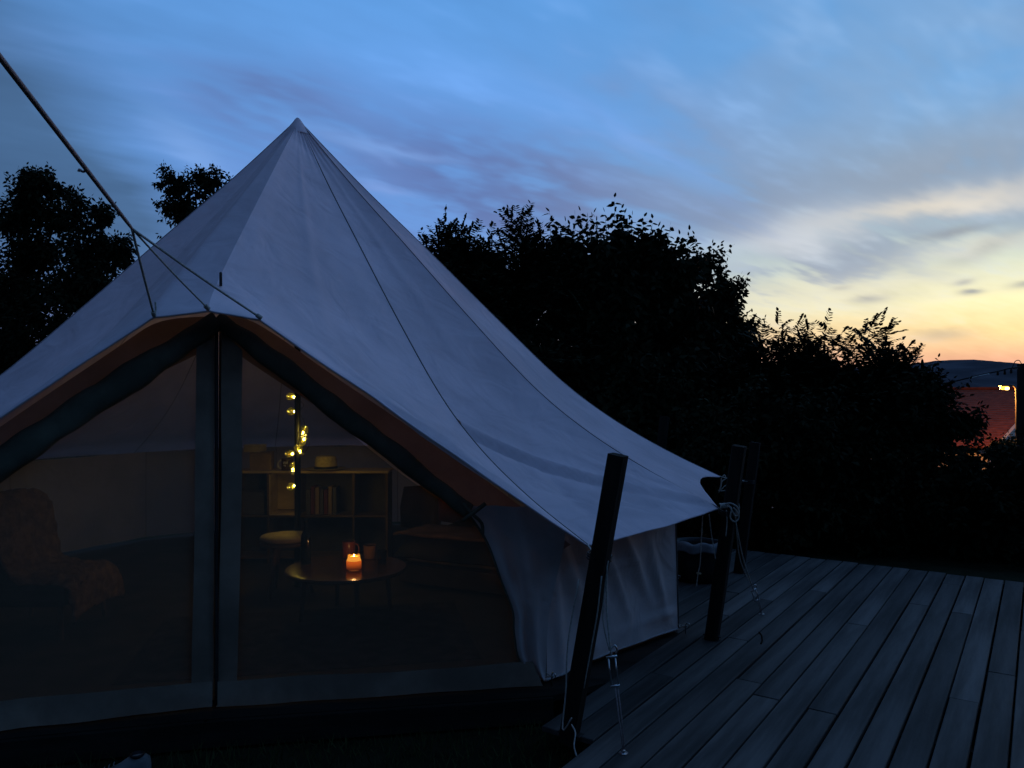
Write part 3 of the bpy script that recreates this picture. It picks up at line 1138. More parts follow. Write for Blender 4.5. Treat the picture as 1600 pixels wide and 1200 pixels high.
# bridle: doubled strap from the upper left, forking into three
fork = P(206, 357, 3.22)
bridle = thing('bridle_rope', fork, 'doubled strap from the upper left forking to three points above the tent door', 'rope')
mid = P(0, 90, 1.98)
far_end = mid + (mid - fork) * 1.1
dirn = (fork - mid).normalized()
side = dirn.cross(Vector((0, 1, 0.2))).normalized()
for sgn in (-1, 1):
    pts = [far_end + side * 0.008 * sgn, mid + side * 0.0065 * sgn, lerp(mid, fork, 0.5) + side * 0.006 * sgn, lerp(mid, fork, 0.9) + side * 0.005 * sgn, fork]
    MB().tube(polyline(pts, 40), [0.0062] * 40, 7).build('strap', 'rope_dark', bridle, smooth=True)
for px, py, d in ((241, 493, 3.69), (326, 483, 3.73), (408, 497, 3.83)):
    e = P(px, py, d)
    MB().tube(polyline([fork, lerp(fork, e, 0.5) + Vector((0, 0, -0.006)), e], 16), 0.0058 if px != 326 else 0.0045, 7).build('bridle_leg', 'rope', bridle, smooth=True)
    MB().tube(helix(e - (e - fork).normalized() * 0.03, (e - fork), 0.008, 0.006, 5), 0.004, 6).build('knot', 'rope', bridle, smooth=True)
tl = P(241, 493, 3.69)
MB().tube(polyline([tl, tl + Vector((0.012, -0.01, 0.03)), tl + Vector((0.010, -0.01, 0.065))], 8), 0.0045, 6).build('rope_tail', 'rope', bridle, smooth=True)
kt = lerp(mid, fork, 0.545)
MB().tube(polyline([kt, kt + Vector((-0.016, 0, -0.004)), kt + Vector((-0.026, 0, 0.004)), kt + Vector((-0.030, 0, -0.004))], 8), 0.0045, 6).build('knot', 'rope_dark', bridle, smooth=True)


def guy(name, tie, post_pt, post_ax, anchor, label, knot=True, hook_t=0.55, loops=(), tails=()):
    """line from a tie-out round its post and down to an anchor on the deck"""
    g = thing(name, tie, label, 'rope', 'guy ropes on the right of the tent')
    mid_ = lerp(tie, post_pt, 0.5) + Vector((0, 0, -0.01))
    MB().tube(polyline([tie, mid_, post_pt], 12), 0.0048, 7).build('line', 'rope', g, smooth=True)
    MB().tube(helix(post_pt - post_ax * 0.02, post_ax, 0.058, 0.012, 3, 40), 0.0042, 6).build('post_wrap', 'cable', g, smooth=True)
    if anchor is not None:
        hk = lerp(post_pt, anchor, hook_t)
        MB().tube(polyline([post_pt + Vector((0.03, -0.05, 0)), lerp(post_pt, hk, 0.5) + Vector((0.004, -0.02, -0.02)), hk], 14), 0.0042, 6).build('stay', 'rope', g, smooth=True)
        MB().tube(polyline([post_pt + Vector((0.035, -0.05, -0.01)), lerp(post_pt, hk, 0.5) + Vector((-0.014, -0.02, -0.04)), hk + Vector((-0.01, 0, 0.03))], 14), 0.0036, 6).build('stay', 'rope', g, smooth=True)
        d = (anchor - hk).normalized()
        s = d.cross(Vector((0, 1, 0))).normalized()
        # bottle screw: hook, two side rods and a clevis
        ts = MB()
        e = hk + d * 0.13
        for sg in (-1, 1):
            ts.tube([hk + s * 0.016 * sg, e + s * 0.016 * sg], 0.0042, 6)
        ts.tube([hk - s * 0.026, hk + s * 0.026], 0.0065, 8)
        ts.tube([e - s * 0.022, e + s * 0.022], 0.006, 8)
        ts.tube(polyline([hk, hk - d * 0.03, hk - d * 0.05 + s * 0.02, hk - d * 0.03 + s * 0.03, hk - d * 0.012 + s * 0.022], 12), 0.0045, 7)
        ts.build('turnbuckle', 'steel', g, smooth=True)
        MB().tube([e, lerp(e, anchor, 0.5), anchor], 0.003, 6).build('chain', 'rope_dark', g, smooth=True)
        MB().tube([e + s * 0.012, lerp(e, anchor, 0.5) + s * 0.012, anchor + s * 0.006], 0.003, 6).build('chain', 'rope_dark', g, smooth=True)
        MB().lathe([(0.022, 0), (0.022, 0.006), (0.010, 0.008), (0.010, 0.018), (0.002, 0.02)], Vector((anchor.x, anchor.y, 0.0)), 10).build('deck_eye', 'steel', g)
    for lp in loops:
        MB().tube(polyline(lp, 30), 0.0048, 6).build('rope_loop', 'rope', g, smooth=True)
    for tl_ in tails:
        MB().tube(polyline(tl_, 16), 0.0036, 6).build('rope_tail', 'rope', g, smooth=True)
    return g


ax1 = (T1 - F1).normalized()
ax2 = (T2 - F2).normalized()
ax3 = (T3 - F3).normalized()
pp1 = P(938, 872, 3.64)
guy('guy_rope', C1, pp1 + Vector((0, 0.04, 0)), ax1, G(974, 1178), 'guy rope with steel turnbuckle tied to the nearest post', hook_t=0.52,
    tails=[[P(905, 905, 3.63), P(888, 1000, 3.62), P(884, 1080, 3.6), P(879, 1140, 3.58), P(893, 1122, 3.52)],
           [P(893, 1132, 3.55), P(899, 1145, 3.5), P(897, 1165, 3.45), P(901, 1182, 3.42)],
           [P(940, 900, 3.60), P(933, 960, 3.62), P(922, 1020, 3.64), P(912, 1075, 3.66)]])
pp2 = P(1137, 800, 5.05)
K = P(1130, 790, 5.0)
guy('guy_rope', C2, pp2, ax2, G(1190, 960), 'looped and knotted guy rope on the middle leaning post', hook_t=0.74,
    loops=[[K, P(1140, 786, 4.97), P(1152, 792, 4.96), P(1155, 802, 4.96), P(1149, 806, 4.97), P(1143, 796, 4.97), P(1136, 787, 4.98), K],
           [K + Vector((0.02, -.01, 0)), P(1143, 794, 4.96), P(1141, 808, 4.97), P(1147, 815, 4.97), P(1153, 812, 4.97), P(1154, 803, 4.97), P(1146, 793, 4.97)],
           helix(K + Vector((-0.02, 0, 0)), Vector((1, 0, 0)), 0.014, 0.010, 5, 29)],
    tails=[[P(1135, 797, 5.0), P(1136, 815, 5.0), P(1134, 838, 5.0)]])
K3 = P(1128, 746, 6.6)
guy('guy_rope', C3, P(1168, 752, 6.95), ax3, None, 'tangled guy rope at the rear tie-out above the knotted one',
    loops=[[K3, P(1132, 742, 6.58), P(1134, 748, 6.58), P(1128, 752, 6.58), P(1126, 762, 6.58), P(1124, 768, 6.58), P(1133, 759, 6.58), P(1140, 758, 6.58), P(1140, 763, 6.58), P(1130, 767, 6.58), P(1122, 766, 6.58)]],
    tails=[[P(1149, 760, 6.8), P(1152, 775, 6.75), P(1156, 795, 6.7)], [P(1127, 747, 6.6), P(1126, 758, 6.6), P(1123, 770, 6.6)]])
# lines hanging from the eave
rope('hanging_line', [P(1098, 806, 5.1), P(1096, 840, 5.1), P(1094, 880, 5.1), P(1091, 895, 5.1), P(1088, 918, 5.1)], 0.0036,
     'thin line with a wooden slider hanging from the eave, next to the wall corner', 'rope', group='lines hanging from the eave', n=20)
sl = P(1092, 896, 5.1)
so = MB().box(sl, (0.032, 0.012, 0.012), (Vector((1, 0, -0.15)).normalized(), Vector((0, 1, 0)), Vector((0.15, 0, 1)).normalized()), 0.003)
tag(so.build('rope_slider', 'wood_pale', loc=sl), 'small wooden slider on the thin hanging line', 'slider')
rope('hanging_line', [P(1108, 803, 5.05), P(1111, 830, 5.05), P(1115, 855, 5.05), P(1118, 873, 5.05)], 0.0036,
     'thin bare line hanging from the eave, nearer the knotted post', 'rope', group='lines hanging from the eave', n=16)

# ------------------------------------------------------------------ inside the tent
FL = 0.012
# low round table
tb = Vector((-1.21, 5.62, FL))
table = thing('coffee_table', tb, 'low round dark wooden table carrying the candle inside the tent', 'table')
MB().lathe([(0.40, 0.335), (0.432, 0.340), (0.438, 0.352), (0.432, 0.366), (0.40, 0.368)], tb, 40).build('tabletop', 'table', table, smooth=False)
for k in range(4):
    a = math.radians(25 + 90 * k)
    d = Vector((math.cos(a), math.sin(a), 0))
    MB().tube([tb + d * 0.33, tb + d * 0.30 + Vector((0, 0, 0.335))], [0.014, 0.020], 8).build('leg', 'table', table, smooth=True)
TZ = FL + 0.368


def on_table(px, d):
    return Vector(((px - CX) / FP * d, d, TZ + 0.001))


# candle in a jar
cb = on_table(553, 5.52)
candle = thing('jar_candle', cb, 'lit orange candle in a glass jar on the round table', 'candle')
MB().lathe([(0.050, 0.004), (0.053, 0.01), (0.0535, 0.06), (0.052, 0.066)], cb, 24).build('wax', 'wax', candle, smooth=True)
MB().lathe([(0.0520, 0.0665), (0.0440, 0.0800), (0.0430, 0.1000), (0.0400, 0.1010), (0.0380, 0.0920), (0.0200, 0.0885), (0.0030, 0.0880)], cb, 28).build('lit_neck', 'neck_glow', candle, smooth=True)  # neck of the jar, given its own glow for the flame's scatter
MB().lathe([(0.054, 0.0), (0.0555, 0.006), (0.0555, 0.070), (0.046, 0.084), (0.045, 0.104), (0.047, 0.106), (0.0455, 0.106)], cb, 28).build('jar', 'glass', candle, smooth=True)
MB().tube([cb + Vector((0, 0, 0.087)), cb + Vector((0.001, 0, 0.094))], 0.0012, 5).build('wick', 'black', candle)
MB().lathe([(0.001, 0.092), (0.004, 0.096), (0.005, 0.100), (0.003, 0.106), (0.0008, 0.111)], cb, 10).build('flame', 'flame', candle, smooth=True)
ld = bpy.data.lights.new('candle_light', 'POINT')
ld.energy = 1.7
ld.color = (1.0, 0.50, 0.17)
ld.shadow_soft_size = 0.012
lo = bpy.data.objects.new('candle_light', ld)
C.objects.link(lo)
lo.parent = candle
lo.location = (0, 0, 0.125)

# bottle
bb = on_table(478, 5.72)
bot = thing('wine_bottle', bb, 'dark glass bottle on the round table, left of the candle', 'bottle')
MB().lathe([(0.034, 0), (0.038, 0.006), (0.038, 0.19), (0.034, 0.215), (0.018, 0.245), (0.0145, 0.265), (0.0145, 0.325), (0.013, 0.33)], bb, 24).build('body', 'glass_bottle', bot, smooth=True)
MB().lathe([(0.0155, 0.305), (0.0175, 0.308), (0.0175, 0.322), (0.0150, 0.333)], bb, 18).build('neck_ring', 'glass_bottle', bot, smooth=True)


def mug(base, r, h, mat, label, hang, handle_mat=None, name='mug'):
    t = thing(name, base, label, 'mug')
    MB().lathe([(r * 0.85, 0), (r, 0.006), (r, h), (r * 0.97, h + 0.002), (r * 0.92, h - 0.004), (r * 0.90, 0.012), (0.002, 0.010)], base, 24).build('cup', mat, t, smooth=True)
    a = Vector((math.cos(hang), math.sin(hang), 0))
    hp = polyline([base + a * r * 0.97 + Vector((0, 0, h * 0.82)), base + a * (r + 0.022) + Vector((0, 0, h * 0.80)), base + a * (r + 0.032) + Vector((0, 0, h * 0.5)),
                   base + a * (r + 0.02) + Vector((0, 0, h * 0.2)), base + a * r * 0.97 + Vector((0, 0, h * 0.16))], 14)
    MB().tube(hp, 0.006, 8).build('handle', handle_mat or mat, t, smooth=True)
    return t


mug(on_table(545, 5.93), 0.050, 0.125, 'ceramic_red', 'dull red mug behind the candle on the round table', math.radians(-8))
tu = on_table(578, 5.90)
tt = thing('tumbler', tu, 'small clay tumbler right behind the candle', 'tumbler')
MB().lathe([(0.042, 0), (0.047, 0.005), (0.050, 0.10), (0.048, 0.102), (0.045, 0.098), (0.043, 0.012), (0.002, 0.01)], tu, 24).build('cup', 'cushion_brown', tt, smooth=True)
gl = on_table(597, 5.70)
gt = thing('drinking_glass', gl, 'clear drinking glass at the right rim of the round table', 'glass')
MB().lathe([(0.028, 0), (0.031, 0.004), (0.036, 0.10), (0.0345, 0.1005), (0.030, 0.008), (0.002, 0.007)], gl, 24).build('glass', 'glass', gt, smooth=True)

# stool
stl = Vector((-1.85, 6.28, FL))
stool = thing('stool', stl, 'wooden stool with a pale round cushion, left of the round table', 'stool')
MB().lathe([(0.17, 0.40), (0.20, 0.405), (0.205, 0.418), (0.20, 0.43), (0.16, 0.432)], stl, 30).build('seat', 'wood', stool, smooth=True)
MB().lathe([(0.17, 0.433), (0.200, 0.445), (0.205, 0.46), (0.19, 0.478), (0.12, 0.486), (0.01, 0.484)], stl, 30, wob=0.012).build('cushion', 'cushion_pale', stool, smooth=True)
for k in range(3):
    a = math.radians(250 + 120 * k)
    d = Vector((math.cos(a), math.sin(a), 0))
    MB().tube([stl + d * 0.21, stl + d * 0.13 + Vector((0, 0, 0.40))], [0.014, 0.021], 8).build('leg', 'wood', stool, smooth=True)

# bookcase at the back
SD = 7.35


def sx_(px):
    return (px - CX) / FP * SD


SH = 0.905
x0, x1 = sx_(352), sx_(604)
bk = thing('bookcase', Vector(((x0 + x1) / 2, SD + 0.13, FL)), 'low open wooden bookcase against the back wall of the tent', 'bookcase')
dep = 0.28
yc = SD + dep / 2
cols_ = [x0, sx_(419), sx_(464), sx_(552), x1]
MB().box(((x0 + x1) / 2, yc, SH - 0.012), (x1 - x0 + 0.04, dep + 0.02, 0.024), None, 0.003).build('top_board', 'wood_pale', bk)  # kept paler than the frame, bulb light put into its colour
MB().box(((x0 + x1) / 2, yc, FL + 0.455), (x1 - x0 - 0.02, dep - 0.01, 0.02), None, 0.002).build('shelf', 'wood', bk)
MB().box(((x0 + x1) / 2, yc, FL + 0.06), (x1 - x0 - 0.02, dep - 0.01, 0.02), None, 0.002).build('shelf', 'wood', bk)
for x in cols_:
    MB().box((x, yc, FL + (SH - 0.026) / 2), (0.022, dep - 0.004, SH - 0.026 - FL), None, 0.002).build('upright', 'wood', bk)
MB().box(((x0 + x1) / 2, SD + dep + 0.006, FL + SH / 2), (x1 - x0, 0.008, SH - 0.04), None).build('back_board', 'book', bk)


# pale crate lining, light of the bulbs put into its wood colour
c0, c1 = sx_(421), sx_(462.5)
z0_, z1_ = FL + 0.467, SH - 0.035
cr = thing('cubby_lining', Vector(((c0 + c1) / 2, SD + 0.1, z0_)), 'pale open crate in the bookcase, the light of the bulbs put into its pale colour', 'cubby')
MB().box((c0 + .006, SD + .105, (z0_ + z1_) / 2), (.012, .23, z1_ - z0_), None, .001).build('side_board', 'wood_pale', cr)
MB().box((c1 - .006, SD + .105, (z0_ + z1_) / 2), (.012, .23, z1_ - z0_), None, .001).build('side_board', 'wood_pale', cr)
MB().box(((c0 + c1) / 2, SD + .105, z0_ + .008), (c1 - c0 - .028, .23, .014), None, .001).build('bottom_board', 'wood_pale', cr)
MB().box(((c0 + c1) / 2, SD + .214, (z0_ + z1_) / 2 + .01), (c1 - c0 - .028, .010, z1_ - z0_ - .03), None, .001).build('back_board', 'wood_pale', cr)


def carton(px, w_, h_, d_, z, mat, name, label, cat, ang=0.0, y=None):
    c = Vector((sx_(px), y or SD + 0.14, z + h_ / 2))
    ax = (Vector((math.cos(ang), math.sin(ang), 0)), Vector((-math.sin(ang), math.cos(ang), 0)), Vector((0, 0, 1)))
    t = thing(name, Vector((c.x, c.y, z)), label, cat)
    MB().box(c - Vector((0, 0, 0.006)), (w_, d_, h_ - 0.012), ax, 0.002).build('body', mat, t)
    MB().box(c + Vector((0, 0, h_ / 2 - 0.005)), (w_ + 0.008, d_ + 0.008, 0.01), ax, 0.002).build('lid', mat, t)
    return t


carton(402, 0.20, 0.17, 0.16, SH + 0.001, 'carton', 'storage_box', 'tall cardboard box on the left end of the bookcase top', 'box', 0.1)
carton(391, 0.16, 0.07, 0.14, SH + 0.1735, 'cushion_pale', 'gift_box', 'small pale box on top of the tall cardboard box', 'box', -0.15)
carton(385, 0.30, 0.22, 0.18, FL + 0.467, 'book', 'storage_box', 'dark storage box in the left bookcase compartment', 'box', 0.0)
for i in range(7):
    hgt = 0.24 + 0.03 * ((i * 7) % 4) / 3
    c = Vector((sx_(480) + i * 0.042, SD + 0.12, FL + 0.467 + hgt / 2))
    o = MB().box(c, (0.034, 0.16, hgt), None, 0.003).build('book', ('book', 'cushion_red', 'carton')[i % 3], loc=(c.x, c.y, FL + 0.467))
    tag(o, ('leftmost', 'second', 'third', 'middle', 'fifth', 'sixth', 'rightmost')[i] + (' dark', ' red', ' tan')[i % 3] + ' book from the left in the row on the bookcase shelf', 'book', 'row of books in the bookcase')
mg = Vector((sx_(446), SD + 0.06, SH + 0.001))
m1 = mug(mg, 0.055, 0.11, 'ceramic_dark', 'dark mug with a white handle and pale pattern on the bookcase top', math.radians(195), 'ceramic')
for i, (a, z) in enumerate(((-112, .075), (-100, .078), (-88, .074), (-76, .076), (-104, .05), (-92, .046))):
    a = math.radians(a)
    p = mg + Vector((math.cos(a) * 0.0555, math.sin(a) * 0.0555, z))
    MB().box(p, (0.007, 0.003, 0.022 if i < 4 else 0.014), (Vector((-math.sin(a), math.cos(a), 0)), Vector((math.cos(a), math.sin(a), 0)), Vector((0, 0, 1)))).build('pattern_mark', 'ceramic', m1)
ht = Vector((sx_(506), SD + 0.08, SH + 0.001))
hat = thing('straw_hat', ht, 'straw hat with a dark band on the bookcase top', 'hat')
MB().lathe([(0.10, 0.004), (0.155, 0.010), (0.185, 0.016), (0.186, 0.020), (0.155, 0.015), (0.102, 0.010)], ht, 30, wob=0.03).build('brim', 'straw', hat, smooth=True)
MB().lathe([(0.108, 0.008), (0.108, 0.04), (0.102, 0.10), (0.094, 0.128), (0.070, 0.137), (0.02, 0.128), (0.002, 0.126)], ht, 30, wob=0.02).build('crown', 'straw', hat, smooth=True)
MB().lathe([(0.110, 0.011), (0.1115, 0.016), (0.1095, 0.036), (0.108, 0.038)], ht, 30, wob=0.02).build('band', 'black', hat, smooth=True)

# garland of clear bulbs wound down the pole
bulbs = [(456, 620, 170), (457, 643, 175), (475, 673, 60), (473, 689, 235), (467, 702, 115), (454, 709, 178), (458, 730, 80), (457, 760, 195)]
gar = thing('string_lights', Vector((TC.x, TC.y + 0.08, 1.7)), 'string of clear round bulbs with yellow lights hanging down the tent pole', 'string lights')
wire = []
GD = 6.58
for i, (px, py, ang) in enumerate(bulbs):
    c = P(px, py, GD - (0.14 if px > 465 else 0.0))
    a = math.radians(ang)
    ax = Vector((math.cos(a), -0.25, math.sin(a))).normalized()       # from cap to tip
    bl = MB().lathe([(0.010, -0.036), (0.013, -0.028), (0.023, -0.014), (0.0335, 0.004), (0.0345, 0.016), (0.029, 0.032), (0.016, 0.043), (0.002, 0.047)], c, 16, ax).build('bulb', 'glass_bulb', gar, smooth=True)
    MB().lathe([(0.0125, -0.060), (0.014, -0.056), (0.014, -0.036), (0.011, -0.034)], c, 12, ax).build('cap', 'cable_white', bl, smooth=True)
    m_ = MB()
    q = Vector((0, 0, 1)).rotation_difference(ax)
    fl_ = [c + q @ Vector((0.013 * math.cos(t * 2.1), 0.013 * math.sin(t * 2.1), -0.02 + 0.0045 * t)) for t in range(11)]
    m_.tube(polyline(fl_, 26), 0.0012, 4)
    m_.build('filament', 'filament', bl)
    m_ = MB()
    for off, rr_ in ((-0.016, 0.0062),):
        m_.lathe([(0.001, -rr_), (rr_ * .8, -rr_ * .5), (rr_, 0), (rr_ * .8, rr_ * .5), (0.001, rr_)], c + ax * off, 8, ax)
    m_.build('light', 'led', bl)
    wire.append(c - ax * 0.062)
wtop = P(468, 560, GD - 0.12)
wire = [wtop] + wire
wp = []
for a, b in zip(wire[:-1], wire[1:]):
    wp += [a, (a + b) / 2 + Vector((0.03, 0.02, 0.0))]
wp.append(wire[-1])
MB().tube(polyline(wp, 90), 0.0018, 5).build('wire', 'cable', gar)

# bed on the right with cushions and blanket
bc = Vector((0.05, 7.1, FL))
bed = thing('day_bed', bc, 'low bed with a dark blanket on the right side of the tent', 'bed')
bx, by = Vector((0.90, -0.42, 0)).normalized(), Vector((0.42, 0.90, 0)).normalized()
bz = Vector((0, 0, 1))
MB().box(bc + bz * 0.11, (1.35, 1.9, 0.16), (bx, by, bz), 0.01).build('base', 'wood', bed)
rows = []
for j in range(17):
    r = []
    for i in range(17):
        u, v = i / 16 - .5, j / 16 - .5
        e = max(abs(u), abs(v)) * 2
        z = 0.42 - 0.16 * max(0, (e - 0.86) / 0.14) ** 2 + 0.025 * mnoise.noise(Vector((u * 5, v * 5, 1)))
        r.append(bc + bx * u * 1.42 + by * v * 1.97 + bz * z)
    rows.append(r)
MB().grid(rows).build('blanket', 'blanket', bed, smooth=True, thick=0.02)
MB().box(bc + bz * 0.285, (1.32, 1.87, 0.16), (bx, by, bz), 0.05).build('mattress', 'cushion_pale', bed)
# folded throw along the near edge
rows = []
for j in range(9):
    r = []
    for i in range(21):
        u, v = i / 20, j / 8
        p = bc - by * (0.95 - 0.5 * v) + bx * (u - 0.5) * 1.46
        r.append(p + bz * (0.452 + 0.02 * mnoise.noise(Vector((u * 6, v * 4, 3))) - 0.2 * max(0, abs(u - .5) * 2 - 0.93)))
    rows.append(r)
MB().grid(rows).build('throw', 'blanket_pale', bed, smooth=True, thick=0.02)


def cushion(c, w_, h_, t_, nrm, mat, label, name='cushion'):
    nrm = Vector(nrm).normalized()
    x = nrm.cross(Vector((0, 0, 1))).normalized()
    z = x.cross(nrm)
    vs, fs = [], []
    n_ = 12
    for side in (1, -1):
        o_ = len(vs)
        for j in range(n_ + 1):
            for i in range(n_ + 1):
                u, v = i / n_ * 2 - 1, j / n_ * 2 - 1
                k = max(0, (1 - u ** 4) * (1 - v ** 4)) ** 0.5
                pin = 1 - 0.06 * (abs(u) * abs(v)) + 0.05 * (1 - abs(u * v))
                vs.append(Vector(c) + x * (u * w_ / 2 * pin) + z * (v * h_ / 2 * pin) + nrm * (side * t_ / 2 * k))
        for j in range(n_):
            for i in range(n_):
                a = o_ + j * (n_ + 1) + i
                f = (a, a + 1, a + n_ + 2, a + n_ + 1)
                fs.append(f if side > 0 else f[::-1])
    o = MB().add(vs, fs).build(name, mat, smooth=True, loc=Vector(c) - Vector((0, 0, h_ / 2)))
    return tag(o, label, 'cushion')


cushion((-0.93, 7.9, 0.47), 0.46, 0.44, 0.16, (-0.3, -1, 0.2), 'cushion_brown', 'brown cushion leaning behind the round table, right of the candle')
cushion((-0.52, 7.7, 0.56), 0.44, 0.42, 0.16, (-0.2, -1, 0.25), 'cushion_red', 'dull red cushion on the bed, beside the brown one')

# armchair with a sheepskin on the left
ac_ = Vector((-3.25, 5.35, FL))
arm = thing('armchair', ac_, 'low armchair on the left side of the tent, under the sheepskin', 'armchair')
MB().box(ac_ + bz * 0.30, (0.62, 0.62, 0.16), None, 0.04).build('seat', 'blanket', arm)
MB().box(ac_ + Vector((-0.26, 0.05, 0.56)), (0.12, 0.60, 0.52), (Vector((1, 0, 0.2)).normalized(), Vector((0, 1, 0)), Vector((-0.2, 0, 1)).normalized()), 0.04).build('backrest', 'blanket', arm)
for sx in (-1, 1):
    for sy in (-1, 1):
        MB().tube([ac_ + Vector((sx * 0.27, sy * 0.27, 0)), ac_ + Vector((sx * 0.25, sy * 0.25, 0.24))], [0.014, 0.02], 8).build('leg', 'wood', arm)
rows = []
prof_ = [(-0.42, 0.30), (-0.41, 0.62), (-0.35, 0.86), (-0.27, 0.93), (-0.16, 0.86), (-0.11, 0.62), (-0.05, 0.45), (0.12, 0.41), (0.28, 0.405), (0.35, 0.34), (0.37, 0.16)]
pr = polyline([(a, b, 0) for a, b in prof_], 50)
for i, p in enumerate(pr):
    r = []
    for j in range(31):
        v = j / 30 - .5
        wd = 0.62 + 0.07 * mnoise.noise(Vector((i * 0.3, 4 * (1 if v > 0 else -1), 0)))
        nz = 0.028 * mnoise.fractal(Vector((i * 0.55, j * 0.6, 2)), 1, 2, 3)
        r.append(ac_ + Vector((p.x + nz, v * wd, p.y + 0.012 + nz - 0.05 * (abs(v) * 2) ** 4)))
    rows.append(r)
tag(MB().grid(rows).build('sheepskin', 'fleece', smooth=True, loc=ac_ + bz * 0.42, thick=0.015), 'shaggy sheepskin thrown over the armchair on the left', 'sheepskin')
# rug
rg = Vector((-1.35, 5.15, FL + 0.004))
ro = MB().box(rg, (2.1, 1.3, 0.008), (Vector((0.97, 0.2, 0)).normalized(), Vector((-0.2, 0.97, 0)).normalized(), bz), 0.002)
tag(ro.build('rug', 'rug', loc=rg), 'dim patterned rug on the tent floor under the round table', 'rug')

# ------------------------------------------------------------------ things outside near the tent
# pale-rimmed tub behind the wall corner
tp = G(1090, 905)
tub = thing('garden_tub', tp, 'dark round tub with a pale cloth over its rim, behind the wall corner', 'tub')
MB().lathe([(0.17, 0.0), (0.19, 0.01), (0.215, 0.16), (0.225, 0.30), (0.235, 0.305), (0.235, 0.33), (0.21, 0.33), (0.20, 0.29), (0.17, 0.03), (0.01, 0.025)], tp, 26).build('body', 'black', tub, smooth=True)
for k in range(3):
    a = math.radians(200 + 120 * k)
    MB().box(tp + Vector((math.cos(a) * 0.2, math.sin(a) * 0.2, 0.02)), (0.07, 0.05, 0.03), (Vector((math.cos(a), math.sin(a), 0)), Vector((-math.sin(a), math.cos(a), 0)), bz), 0.006).build('foot', 'black', tub)
rows = []
for j in range(8):
    r = []
    for i in range(31):
        a = math.radians(-150 + 160 * i / 30)
        v = j / 7
        rad = 0.20 + 0.052 * min(1, v * 2.5) + 0.012 * math.sin(i * 1.1)
        drop = max(0, v - 0.35) * (0.10 + 0.10 * bump(i, 27, 4))
        r.append(tp + Vector((math.cos(a) * rad, math.sin(a) * rad, 0.345 - drop + 0.01 * math.sin(i * 0.7))))
    rows.append(r)
MB().grid(rows).build('cloth', 'cloth_pale', tub, smooth=True, thick=0.008)

# twig fallen on the deck
tw = [G(1186, 989), G(1190, 994), G(1191, 1002), G(1189, 1007)]
o = MB().tube(polyline([p + Vector((0, 0, 0.006)) for p in tw], 10), 0.005, 6).build('twig', 'bark', smooth=True, loc=tw[0])
tag(o, 'small dark curved twig lying on the deck right of the leaning posts', 'twig')

# trainer lying in front of the tent
sh = P(182, 1200, 3.50)
sh.z = ground_z(sh.x, sh.y) + 0.005
shoe = thing('shoe', sh, 'pale shoe lying on the grass in front of the tent', 'shoe')
L_ = 0.29
sdir = Vector((-0.93, -0.36, 0)).normalized()
sside = Vector((0.36, -0.93, 0)).normalized()


def shoe_ring(t, z0, h, wd, n_=14):
    r = []
    for k in range(n_):
        a = 2 * math.pi * k / n_
        zz = z0 + h * (0.5 + 0.5 * math.sin(a))
        r.append(sh + sdir * (t - 0.5) * L_ + sside * math.cos(a) * wd + bz * zz)
    return r


rows = []
for t, h, wd in ((0.0, .07, .012), (.02, .105, .030), (.08, .12, .037), (.2, .122, .038), (.32, .118, .036), (.45, .095, .038), (.6, .078, .043), (.75, .066, .046), (.88, .055, .041), (.96, .042, .028), (1, .028, .008)):
    r = shoe_ring(t, 0.018, h, wd)
    rows.append(r + [r[0]])
MB().grid(rows).build('upper', 'shoe', shoe, smooth=True)
op = sh - sdir * 0.085 + bz * 0.142
MB().lathe([(0.030, -0.006), (0.033, 0.0), (0.028, 0.004), (0.024, -0.012), (0.003, -0.02)], op, 16).build('opening', 'black', shoe, smooth=True)
so_ = [sh + sdir * (math.cos(a) * L_ * 0.52) + sside * (math.sin(a) * (0.046 + 0.006 * math.cos(a))) for a in np.linspace(0, 2 * math.pi, 24, endpoint=False)]
mb = MB().add([p + bz * 0.0 for p in so_] + [p + bz * 0.026 for p in so_], [tuple(range(24)), tuple(reversed(range(24, 48)))] + [(i, 24 + i, 24 + (i + 1) % 24, (i + 1) % 24) for i in range(24)])
mb.build('sole', 'shoe', shoe)
for k in range(4):
    c = sh + sdir * (0.01 + 0.02 * k) + bz * (0.112 - 0.008 * k)
    MB().tube([c - sside * 0.022, c + bz * 0.006, c + sside * 0.022], 0.003, 5).build('lace', 'shoe', shoe)

# grass in front of the tent
N = 9000
gx_ = rng.uniform(-4.5, 0.35, N)
gy_ = rng.uniform(2.6, 4.15, N)
keep = gy_ < 3.86 + 0.17 * (gx_ + 1.58)
gx_, gy_ = gx_[keep], gy_[keep]
N = len(gx_)
gz_ = np.array([ground_z(a, b) for a, b in zip(gx_, gy_)])
h_ = rng.uniform(0.03, 0.09, N)
an = rng.uniform(0, 6.28, N)
le = rng.normal(0, 0.03, (N, 2))
v = np.zeros((N, 3, 3))
v[:, 0] = np.c_[gx_ - 0.004 * np.cos(an), gy_ - 0.004 * np.sin(an), gz_ - 0.005]
v[:, 1] = np.c_[gx_ + 0.004 * np.cos(an), gy_ + 0.004 * np.sin(an), gz_ - 0.005]
v[:, 2] = np.c_[gx_ + le[:, 0], gy_ + le[:, 1], gz_ + h_]
go = fast_mesh('grass', v.reshape(-1, 3), np.arange(N * 3).reshape(-1, 3), 'grass', kind='stuff')
tag(go, 'short dark grass in front of the tent', 'grass')


